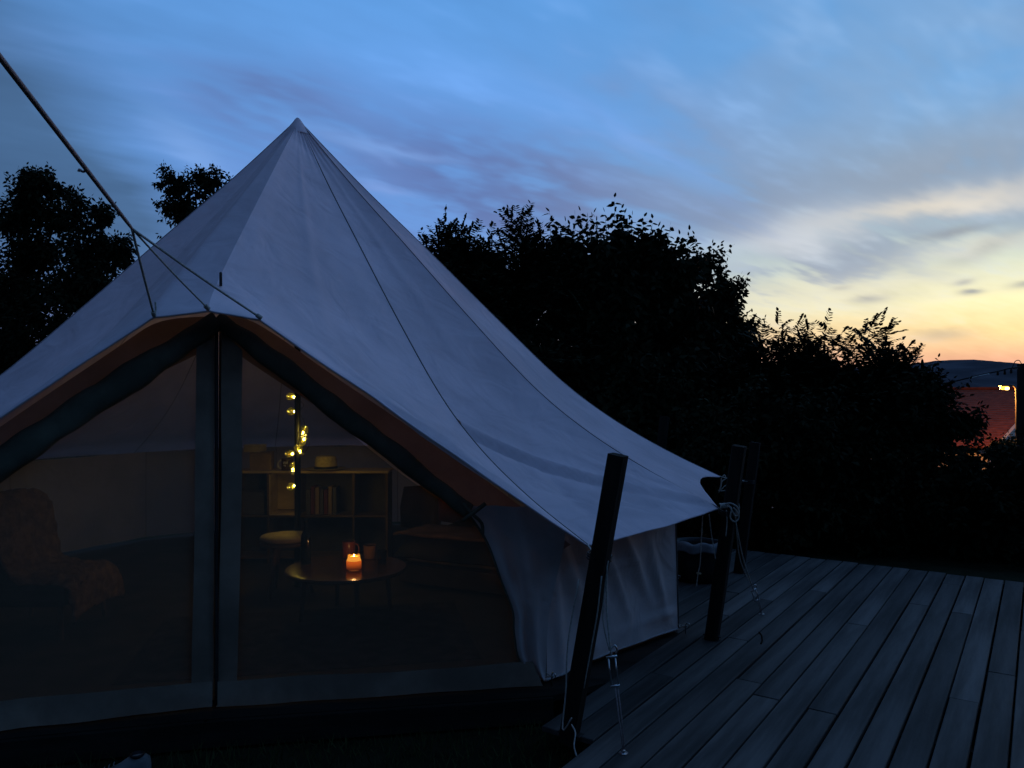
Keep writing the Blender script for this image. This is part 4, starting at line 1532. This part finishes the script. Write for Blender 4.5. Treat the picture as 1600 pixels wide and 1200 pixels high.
# ------------------------------------------------------------------ trees and shrubs
class Leaves:
    def __init__(self):
        self.p, self.d, self.s, self.l, self.w, self.dr = [], [], [], [], [], []

    def add(self, p, d, s, l, w_, dr):
        self.p.append(p); self.d.append(d); self.s.append(s); self.l.append(l); self.w.append(w_); self.dr.append(dr)

    def bulk(self, p, d, s, l, w_, dr):
        self.p += list(p); self.d += list(d); self.s += list(s); self.l += list(l); self.w += list(w_); self.dr += list(dr)

    def mesh(self, name, mat, parent):
        p, d, s = np.array(self.p, float), np.array(self.d, float), np.array(self.s, float)
        l, w_, dr = np.array(self.l, float)[:, None], np.array(self.w, float)[:, None], np.array(self.dr, float)[:, None]
        d /= np.linalg.norm(d, axis=1)[:, None] + 1e-9
        s -= d * np.sum(d * s, axis=1)[:, None]
        s /= np.linalg.norm(s, axis=1)[:, None] + 1e-9
        dn = np.array([[0, 0, -1.0]])
        V = np.empty((len(p), 6, 3))
        V[:, 0] = p
        for i, (t, k) in enumerate(((.32, .5), (.70, .36))):
            c = p + d * l * t + dn * dr * l * t * t
            V[:, 1 + 2 * i] = c + s * w_ * k
            V[:, 2 + 2 * i] = c - s * w_ * k
        V[:, 5] = p + d * l + dn * dr * l
        idx = (np.arange(len(p)) * 6)[:, None, None]
        T = np.array([[0, 2, 1], [1, 2, 4], [1, 4, 3], [3, 4, 5]])[None] + idx
        return fast_mesh(name, V.reshape(-1, 3), T.reshape(-1, 3), mat, parent, kind='stuff')


def unit(n_):
    v = rng.normal(size=(n_, 3))
    return v / np.linalg.norm(v, axis=1)[:, None]


def sprig(L, base, d, length, kind, sz):
    base, d = np.array(base, float), np.array(d, float)
    d /= np.linalg.norm(d)
    s = np.cross(d, unit(1)[0])
    s /= np.linalg.norm(s)
    t = np.cross(d, s)
    L.add(base, d, s, length, 0.007, 0.06)
    L.add(base, d, t, length, 0.007, 0.06)
    if kind == 'simple':
        n_ = max(5, int(length / (0.036 * sz / 0.11)))
        for i in range(n_):
            f = 0.12 + 0.88 * (i + rng.uniform(0, .6)) / n_
            a = i * 2.4 + rng.uniform(-.4, .4)
            o = s * math.cos(a) + t * math.sin(a)
            p = base + d * length * f + np.array([0, 0, -0.06 * length * f * f])
            dd_ = d * rng.uniform(.2, .6) + o * .8 + np.array([0, 0, -rng.uniform(.1, .5)])
            L.add(p, dd_, np.cross(dd_, unit(1)[0]), sz * rng.uniform(.8, 1.2) * (1.08 - .3 * f), sz * .46, rng.uniform(.1, .5))
        L.add(base + d * length * .97, d + unit(1)[0] * .4, s, sz * .7, sz * .3, .1)
    else:
        # feathered shoot: several compound leaves up the stem
        n_ = max(2, int(length / 0.07))
        for i in range(n_ + 1):
            f = min(1.0, 0.25 + 0.75 * i / n_)
            a = i * 2.4 + rng.uniform(-.4, .4)
            o = s * math.cos(a) + t * math.sin(a)
            rd = d * rng.uniform(.5, 1.0) + o * (.75 if i < n_ else .1)
            rd /= np.linalg.norm(rd)
            rl = sz * rng.uniform(2.2, 3.6) * (1.1 - .3 * f)
            p0 = base + d * length * f
            sd_ = np.cross(rd, np.array([0, 0, 1.0])) + unit(1)[0] * .35
            sd_ /= np.linalg.norm(sd_) + 1e-9
            L.add(p0, rd, sd_, rl, 0.005, .15)
            m_ = max(4, int(rl / (sz * .36)))
            for k in range(m_):
                g = (k + .6) / m_
                p = p0 + rd * rl * g + np.array([0, 0, -.15 * rl * g * g])
                for sg in (-1, 1):
                    dd_ = rd * .55 + sd_ * sg * .85 + unit(1)[0] * .12
                    L.add(p, dd_, np.cross(dd_, np.array([0, 0, 1.0])) + unit(1)[0] * .5, sz * (1.1 - .45 * g) * rng.uniform(.8, 1.1), sz * .36, .12)


def tree(name, label, cat, blobs, d, kind='simple', sz=0.10, dens=4.0, sprigs=1.0, shoots=(), shoot_len=.55, base=None, mat='leaf', group=None, up=.7, fill=(0.13, 0.085), sl=1.0, core=.74):
    """blobs: (px, py, rx, ry) of the crown's masses as seen from the camera, d: distance"""
    cs = []
    for b in blobs:
        dd_ = d + (b[4] if len(b) > 4 else 0)
        cs.append((np.array(P(b[0], b[1], dd_)), b[2] * dd_ / FP, b[3] * dd_ / FP))
    bx_ = base if base else cs[0][0][0]
    root = Vector((float(bx_), float(cs[0][0][1]), 0))
    root.z = ground_z(root.x, root.y) - 0.03
    t = thing(name, root, label, cat, group)
    L = Leaves()
    wood = MB()
    top = max(c[2] + 0.3 * rz for c, rx, rz in cs)
    hgt = top - root.z
    r0 = 0.02 + 0.016 * hgt
    tp_ = Vector((np.mean([c[0] for c, _, _ in cs]), root.y, root.z + hgt * 0.8))
    trunk = polyline([root, lerp(root, tp_, .35) + Vector((rng.normal(0, .05), rng.normal(0, .05), 0)), lerp(root, tp_, .7), tp_], 10)
    wood.tube(trunk, [r0 * (1 - .75 * i / 9) for i in range(10)], 8)
    for c, rx, rz in cs:
        st = trunk[3] if c[2] < trunk[6].z else trunk[6]
        if c[2] < st.z:
            st = trunk[2]
        e = Vector(c)
        wood.tube(polyline([st, lerp(st, e, .5) + Vector((0, 0, .1 * rz)), e], 7), [r0 * .45 * (1 - .12 * i) for i in range(7)], 6)
        for _ in range(4):
            o = unit(1)[0]
            wood.tube([e, e + Vector((o[0] * rx * .7, o[1] * rx * .6, abs(o[2]) * rz * .8))], [r0 * .16, r0 * .05], 5)
        ry = .75 * rx
        # leaf mass: a dark core and many uneven clumps round it, with gaps between
        fa = fill[0] * fill[1] * .30
        n_ = int(dens * math.pi * rx * rz * .55 / fa)
        o = unit(n_) * (rng.uniform(0, 1, n_) ** 0.42)[:, None] * core
        pos = c + o * np.array([rx, ry, rz])
        L.bulk(pos, unit(n_) + o * .5, unit(n_), fill[0] * rng.uniform(.6, 1.2, n_), fill[1] * rng.uniform(.6, 1.2, n_), rng.uniform(0, .3, n_))
        nc_ = int(10 + 26 * (rx * rz) ** .5)
        for _ in range(nc_):
            q_ = unit(1)[0]
            cc_ = c + q_ * np.array([rx, ry, rz]) * rng.uniform(.62, .98)
            rr_ = rng.uniform(.10, .24) * (.5 + .5 * min(1.0, rx))
            k_ = int(2.2 * dens / 4 * math.pi * rr_ * rr_ / fa)
            o = unit(k_) * (rng.uniform(0, 1, k_) ** 0.5)[:, None]
            L.bulk(cc_ + o * rr_ * np.array([1.15, 1.1, .85]), unit(k_) * .7 + o, unit(k_), sz * rng.uniform(.6, 1.2, k_), sz * .5 * rng.uniform(.7, 1.2, k_), rng.uniform(0, .4, k_))
            for _k in range(3):
                dd_ = q_ * .7 + np.array([0, 0, .5 * up]) + unit(1)[0] * .6
                sprig(L, cc_ + unit(1)[0] * rr_ * .4, dd_, rr_ * rng.uniform(1.0, 1.9), kind, sz)
        m_ = int(sprigs * 12 * (rx + rz) / 1.0)
        for _ in range(m_):
            nn = unit(1)[0]
            if nn[2] < -.25:
                nn[2] *= -1
            p = c + nn * np.array([rx, ry, rz]) * rng.uniform(.72, .95)
            dd_ = nn * .65 + np.array([0, 0, up]) + unit(1)[0] * .35
            sprig(L, p, dd_, rng.uniform(.18, .42) * sl * (sz / .1) ** .5, kind, sz)
    for sh_ in shoots:
        bx0, by0, tx, ty = sh_[:4]
        k_ = sh_[4] if len(sh_) > 4 else kind
        dd_ = d + rng.uniform(-.25, .25)
        a, b = np.array(P(bx0, by0, dd_)), np.array(P(tx, ty, dd_ + rng.uniform(-.15, .15)))
        sprig(L, a, b - a, float(np.linalg.norm(b - a)), k_, sz)
    wood.build('trunk', 'bark', t, smooth=True)
    L.mesh('crown', mat, t)
    return t


GT = 'trees and shrubs behind the deck'
tree('cherry_tree', 'tallest dark tree on the right, with drooping leaves on upright shoots', 'tree',
     [(960, 520, 120, 120), (905, 470, 62, 75), (1045, 480, 62, 85), (965, 430, 60, 62), (1010, 415, 45, 45), (885, 400, 28, 36), (960, 640, 150, 120, -.6), (1060, 620, 90, 100, -.5)], 11.0,
     'simple', .135, 4.5, 1.3,
     [(962, 395, 960, 306), (912, 385, 907, 328), (1015, 395, 1020, 340), (1062, 420, 1078, 358), (862, 400, 859, 334), (938, 380, 932, 345), (1040, 400, 1047, 352), (882, 390, 884, 345),
      (985, 385, 988, 335), (950, 380, 945, 330), (972, 385, 976, 332), (1000, 390, 1003, 345), (925, 390, 918, 340), (1060, 430, 1066, 380), (850, 420, 848, 365), (898, 395, 890, 350), (1090, 430, 1112, 402)],
     group=GT)
tree('ash_tree', 'slim feathery tree rising between the tent and the tallest tree', 'tree',
     [(812, 470, 42, 62), (800, 540, 62, 80), (845, 450, 30, 50), (770, 500, 42, 52), (820, 600, 90, 90, -.4)], 10.4, 'pinnate', .10, 4.0, .9,
     [(802, 430, 798, 345), (815, 430, 822, 342), (808, 430, 808, 340), (800, 400, 795, 342), (820, 400, 825, 342), (770, 450, 768, 392), (780, 440, 786, 400), (840, 420, 843, 368), (812, 400, 812, 350)], group=GT)
tree('sumac_tree', 'feathery low tree half hidden by the right slope of the tent roof', 'tree',
     [(715, 445, 45, 42), (740, 490, 55, 55), (690, 410, 22, 24), (750, 440, 28, 30), (700, 520, 80, 70)], 10.0, 'pinnate', .095, 3.5, .9,
     [(690, 400, 682, 375), (700, 400, 705, 368), (715, 415, 716, 372), (680, 405, 664, 384), (742, 425, 738, 398), (760, 430, 772, 396)], group=GT)
tree('plum_tree', 'rounded dark tree leaning out from the right side of the tallest tree', 'tree',
     [(1105, 500, 48, 58), (1128, 465, 26, 30), (1135, 520, 36, 40), (1100, 420, 18, 18), (1110, 590, 75, 75), (1160, 545, 30, 40)], 12.2, 'simple', .115, 2.6, 1.2,
     [(1140, 470, 1156, 446), (1100, 425, 1116, 402), (1090, 410, 1085, 365), (1170, 530, 1184, 505), (1150, 500, 1157, 475)], group=GT)
tree('robinia_shrub', 'feathery shrub below the sunset, next to the leaning tree', 'shrub',
     [(1215, 592, 36, 30), (1190, 625, 60, 60), (1235, 620, 60, 60)], 10.2, 'pinnate', .105, 3.6, .35,
     [(1205, 585, 1192, 520), (1228, 580, 1244, 512), (1215, 585, 1216, 510), (1240, 565, 1252, 530), (1190, 560, 1178, 525)], group=GT)
tree('robinia_shrub', 'spiky topped shrub in the middle of the row below the sunset', 'shrub',
     [(1280, 600, 30, 26), (1280, 650, 70, 66)], 10.0, 'pinnate', .105, 3.6, .35,
     [(1274, 590, 1262, 520), (1285, 588, 1290, 514), (1295, 562, 1306, 535), (1262, 570, 1254, 540)], group=GT)
tree('robinia_shrub', 'shrub whose longest frond stands out to the right against the sunset', 'shrub',
     [(1350, 602, 36, 28), (1360, 660, 80, 76), (1400, 612, 30, 22), (1425, 628, 38, 30)], 9.6, 'pinnate', .105, 3.6, .35,
     [(1345, 590, 1374, 512), (1356, 580, 1388, 518), (1340, 585, 1350, 525), (1390, 590, 1412, 552), (1330, 560, 1318, 538), (1335, 565, 1330, 536), (1398, 575, 1408, 558), (1420, 585, 1430, 558), (1410, 580, 1418, 562), (1350, 545, 1362, 508)], group=GT)
tree('laurel_shrub', 'broad dark shrub behind the far edge of the deck, right of the posts', 'shrub',
     [(1200, 700, 110, 100), (1290, 720, 100, 100), (1220, 800, 130, 80), (1330, 810, 120, 80), (1120, 740, 90, 110)], 8.9, 'simple', .085, 4.2, .7, group=GT)
tree('laurel_shrub', 'dark shrub reaching out in front of the tiled roof', 'shrub',
     [(1420, 660, 62, 55), (1400, 730, 90, 80), (1430, 800, 100, 80), (1470, 670, 28, 22), (1505, 665, 18, 10), (1450, 620, 34, 26)], 9.0, 'simple', .085, 4.2, .8,
     [(1490, 668, 1528, 648), (1480, 672, 1520, 660), (1470, 660, 1500, 640), (1470, 625, 1494, 610)], group=GT)
tree('laurel_shrub', 'low dark shrub in the right corner behind the deck', 'shrub',
     [(1500, 765, 80, 62), (1575, 755, 75, 60), (1530, 830, 120, 70), (1620, 830, 100, 90), (1660, 760, 70, 60)], 8.5, 'simple', .080, 4.2, .9,
     [(1540, 715, 1550, 694), (1570, 712, 1578, 692), (1500, 715, 1492, 698), (1590, 710, 1596, 690)], group=GT)
tree('laurel_shrub', 'dark shrub at the corner behind the tub', 'shrub',
     [(1060, 760, 90, 110), (1000, 700, 110, 120), (900, 680, 120, 110)], 9.8, 'simple', .085, 4.0, .6, group=GT)
def far_shrub(x, y, h, r, name, label, group):
    root = Vector((x, y, ground_z(x, y) - 0.03))
    t = thing(name, root, label, 'shrub', group)
    L = Leaves()
    wood = MB().tube([root, root + Vector((0.05, 0, h * .4)), root + Vector((0, .05, h * .85))], [.07, .05, .02], 7)
    for k in range(5):
        c = np.array([x + rng.uniform(-.4, .4) * r, y + rng.uniform(-.4, .4) * r, root.z + h * (.2 + .16 * k)])
        n_ = 1300
        o = unit(n_) * (rng.uniform(0, 1, n_) ** .4)[:, None] * np.array([r, r, h * .24])
        L.bulk(c + o, unit(n_) + o * .3, unit(n_), rng.uniform(.12, .24, n_), rng.uniform(.08, .15, n_), rng.uniform(0, .3, n_))
        wood.tube([root + Vector((0, 0, h * .15 * (k + 1))), Vector(c)], [.03, .012], 5)
    wood.build('trunk', 'bark', t, smooth=True)
    L.mesh('crown', 'leaf', t)


# shrubs added out of view beside and behind the viewer, to shade the tent
for i, (x, y, h, r) in enumerate([(6.6, 5.2, 3.2, 1.0), (6.4, 3.4, 3.4, 1.1), (6.2, 1.6, 3.3, 1.1), (6.0, -0.2, 3.6, 1.1), (5.2, -2.0, 3.8, 1.2), (3.4, -3.2, 3.8, 1.2),
                                  (1.4, -3.8, 4.0, 1.2), (-0.8, -4.0, 4.0, 1.2), (-3.0, -3.6, 4.2, 1.2), (-5.2, -2.6, 4.2, 1.3), (-7.0, -0.8, 4.2, 1.3)]):
    far_shrub(x, y, h, r, 'shade_shrub', ('first', 'second', 'third', 'fourth', 'fifth', 'sixth', 'seventh', 'eighth', 'ninth', 'tenth', 'eleventh')[i] + ' unseen shrub added to shade the tent front, counted from the far right corner', 'shrubs added out of view for shade')
GL = 'trees left of the tent'
tree('apple_tree', 'bushy dark tree at the left edge of the picture', 'tree',
     [(40, 322, 30, 30), (58, 400, 52, 50), (20, 470, 90, 80), (14, 345, 20, 16), (74, 300, 22, 18), (48, 288, 14, 14), (88, 340, 16, 14), (0, 560, 120, 100), (-70, 430, 70, 90)], 11.5, 'simple', .085, 2.6, 2.2,
     [(40, 300, 36, 272), (60, 300, 72, 278), (25, 315, 16, 285), (85, 310, 100, 318)], group=GL, sl=0.55, fill=(0.10, 0.07), core=.52)
tree('apple_tree', 'dark tree with two upright tufts just left of the tent roof', 'tree',
     [(128, 405, 36, 40), (120, 335, 12, 30), (158, 345, 13, 24), (188, 396, 18, 20), (160, 400, 18, 24), (140, 460, 80, 62), (120, 540, 110, 90)], 11.0, 'simple', .08, 2.6, 2.2,
     [(122, 325, 120, 294), (160, 345, 157, 312), (125, 320, 130, 298), (190, 385, 200, 366)], group=GL, sl=0.55, fill=(0.10, 0.07), core=.52)
tree('apple_tree', 'dark branch top showing behind the left slope of the tent roof', 'tree',
     [(345, 345, 55, 34), (305, 302, 46, 9), (278, 286, 26, 6), (272, 326, 24, 7), (335, 284, 24, 9), (300, 336, 34, 9), (360, 420, 100, 70)], 11.8, 'simple', .075, 1.3, 2.4,
     [(280, 290, 252, 282), (275, 322, 246, 330), (335, 285, 345, 268), (290, 295, 262, 300)], group=GL, sl=0.55, fill=(0.10, 0.07), core=.52)

# ------------------------------------------------------------------ the far side of the garden
# post with cable at the right edge
pb = Vector((P(1601, 600, 9.2).x, 9.2, 0))
pb.z = ground_z(pb.x, pb.y) - 0.02
ptop = P(1601, 568, 9.2)
cp = thing('cable_post', pb, 'dark post at the right edge carrying the sagging cable', 'post')
MB().box((pb + ptop) / 2, (0.11, 0.11, (ptop - pb).length), None, 0.008).build('timber', 'post', cp)
MB().box(P(1585, 576, 9.13), (0.07, 0.03, 0.016), None, 0.003).build('bracket', 'cable_white', cp)
cab = thing('festoon_cable', ptop, 'sagging black and white cable with small sockets leading left from the post', 'cable')
cpts = polyline([P(1593, 574, 9.1), P(1575, 576, 9.1), P(1560, 580, 9.1), P(1535, 585, 9.15), P(1515, 590, 9.2), P(1490, 596, 9.3), P(1450, 604, 9.4), P(1420, 610, 9.5)], 40)
MB().tube(cpts, 0.0085, 6).build('cable', 'cable', cab, smooth=True)
MB().tube([p + Vector((0, -.008, -.010)) for p in polyline([P(1545, 583, 9.1), P(1530, 586, 9.1), P(1514, 590, 9.15)], 8)], 0.006, 6).build('white_sleeve', 'cable_white', cab, smooth=True)
MB().tube(polyline([P(1596, 568, 9.1), P(1592, 563, 9.1), P(1586, 565, 9.1), P(1582, 574, 9.1)], 14), 0.005, 6).build('wire_loop', 'cable', cab, smooth=True)
for px, py in ((1580, 580), (1570, 582), (1559, 583)):
    c = P(px, py, 9.1)
    MB().lathe([(0.008, 0.03), (0.014, 0.02), (0.014, -0.02), (0.010, -0.026)], c, 10).build('socket', 'cable', cab, smooth=True)

# street lamp
SLD = 27.0
lt = P(1570, 605, SLD)
ft = P(1588.5, 605, SLD)
fz = ground_z(ft.x, ft.y)
lamp = thing('street_lamp', Vector((ft.x, ft.y, fz)), 'lit orange street lamp on a slim pole in front of the tiled roof', 'street lamp')
MB().tube([Vector((ft.x, ft.y, fz)), Vector((ft.x, ft.y, lt.z - 0.5)), Vector((ft.x - 0.02, ft.y, lt.z - 0.05)), Vector((ft.x - 0.1, ft.y, lt.z + 0.06)), Vector((lt.x + 0.14, ft.y, lt.z + 0.075))],
          [0.055, 0.04, 0.034, 0.03, 0.028], 10).build('pole', 'lamp_pole', lamp, smooth=True)
MB().lathe([(0.02, -0.10), (0.06, -0.085), (0.075, -0.04), (0.06, 0.0)], lt + Vector((0.0, -0.12, 0.0)), 12).build('bulb', 'lamp_core', lamp, smooth=True)
MB().box(lt + Vector((0.03, 0, 0.055)), (0.40, 0.18, 0.05), None, 0.02).build('head', 'cable', lamp)
MB().lathe([(0.06, -0.10), (0.12, -0.07), (0.14, -0.01), (0.12, 0.02)], lt + Vector((-0.02, 0, 0.01)), 14).build('lens', 'lamp_lens', lamp, smooth=True)
ld = bpy.data.lights.new('street_light', 'POINT')
ld.energy = 1000.0
ld.color = (1.0, 0.36, 0.07)
ld.shadow_soft_size = 0.08
lo = bpy.data.objects.new('street_light', ld)
C.objects.link(lo)
lo.parent = lamp
lo.location = lt + Vector((-0.15, 0.45, -0.14)) - Vector((ft.x, ft.y, fz))

# house with tiled roof
R1, E1 = P(1622, 608, 35.5), P(1544, 694, 31.0)
axh = Vector((-4.2, 6.0, 0)).normalized()
LH = 11.0
R0, E0 = R1 + axh * LH, E1 + axh * LH
E2 = R1 + (R1 - E1)
E2.z = E1.z
E3 = E2 + axh * LH
hz = ground_z(R1.x, R1.y) - 0.3
house = thing('house', Vector((R1.x, R1.y, hz)), 'house with red-brown tiled roof and pale gable lit by the street lamp', 'house')
dn = Vector((0, 0, -0.12))
for a, b, c, d_ in ((R0, R1, E1, E0), (R1, R0, E3, E2)):
    out = (c - b).normalized() * 0.35
    a_, b_, c_, d2 = a + axh * .3, b - axh * .3, c - axh * .3 + out, d_ + axh * .3 + out
    mb = MB()
    # courses of tiles, each lapping the one below
    nco = 26
    for i in range(nco):
        t0, t1 = i / nco, (i + 1) / nco + 0.006
        nrm_ = (b_ - a_).cross(d2 - a_).normalized()
        if nrm_.z < 0:
            nrm_ = -nrm_
        q = [lerp(a_, d2, t0), lerp(b_, c_, t0), lerp(b_, c_, t1) + nrm_ * 0.018, lerp(a_, d2, t1) + nrm_ * 0.018]
        mb.add(q + [x - nrm_ * 0.04 for x in q], [(0, 1, 2, 3), (7, 6, 5, 4), (3, 2, 6, 7), (0, 3, 7, 4), (1, 5, 6, 2)])
    mb.build('roof', 'tile', house)
MB().tube([R0 + axh * .3 + Vector((0, 0, .03)), R1 - axh * .3 + Vector((0, 0, .03))], 0.09, 8).build('ridge_tiles', 'tile', house)
for s_, L0 in ((0, 0), (1, LH)):
    o_ = axh * L0
    mb = MB()
    pts_ = [Vector((E1.x, E1.y, hz)) + o_, Vector((E2.x, E2.y, hz)) + o_, E2 + o_ + dn, R1 + o_ + dn, E1 + o_ + dn]
    mb.add(pts_, [(0, 1, 2, 3, 4)])
    mb.build('gable_wall', 'render', house)
mb = MB().add([Vector((E1.x, E1.y, hz)), Vector((E0.x, E0.y, hz)), E0 + dn, E1 + dn], [(0, 1, 2, 3)])
mb.build('side_wall', 'render', house)
MB().add([Vector((E2.x, E2.y, hz)), Vector((E3.x, E3.y, hz)), E3 + dn, E2 + dn], [(0, 1, 2, 3)]).build('side_wall', 'render', house)
# barge board along the visible slope
MB().tube([R1 - axh * .33 + Vector((0, 0, -.04)), E1 - axh * .33 + (E1 - R1).normalized() * .35 + Vector((0, 0, -.04))], 0.07, 4).build('barge_board', 'render', house)
tree('street_shrub', 'small shrub glowing orange under the street lamp', 'shrub',
     [(1575, 700, 26, 14), (1560, 705, 20, 12), (1600, 705, 24, 14)], 25.4, 'simple', .12, 2.2, .5, mat='leaf_b')
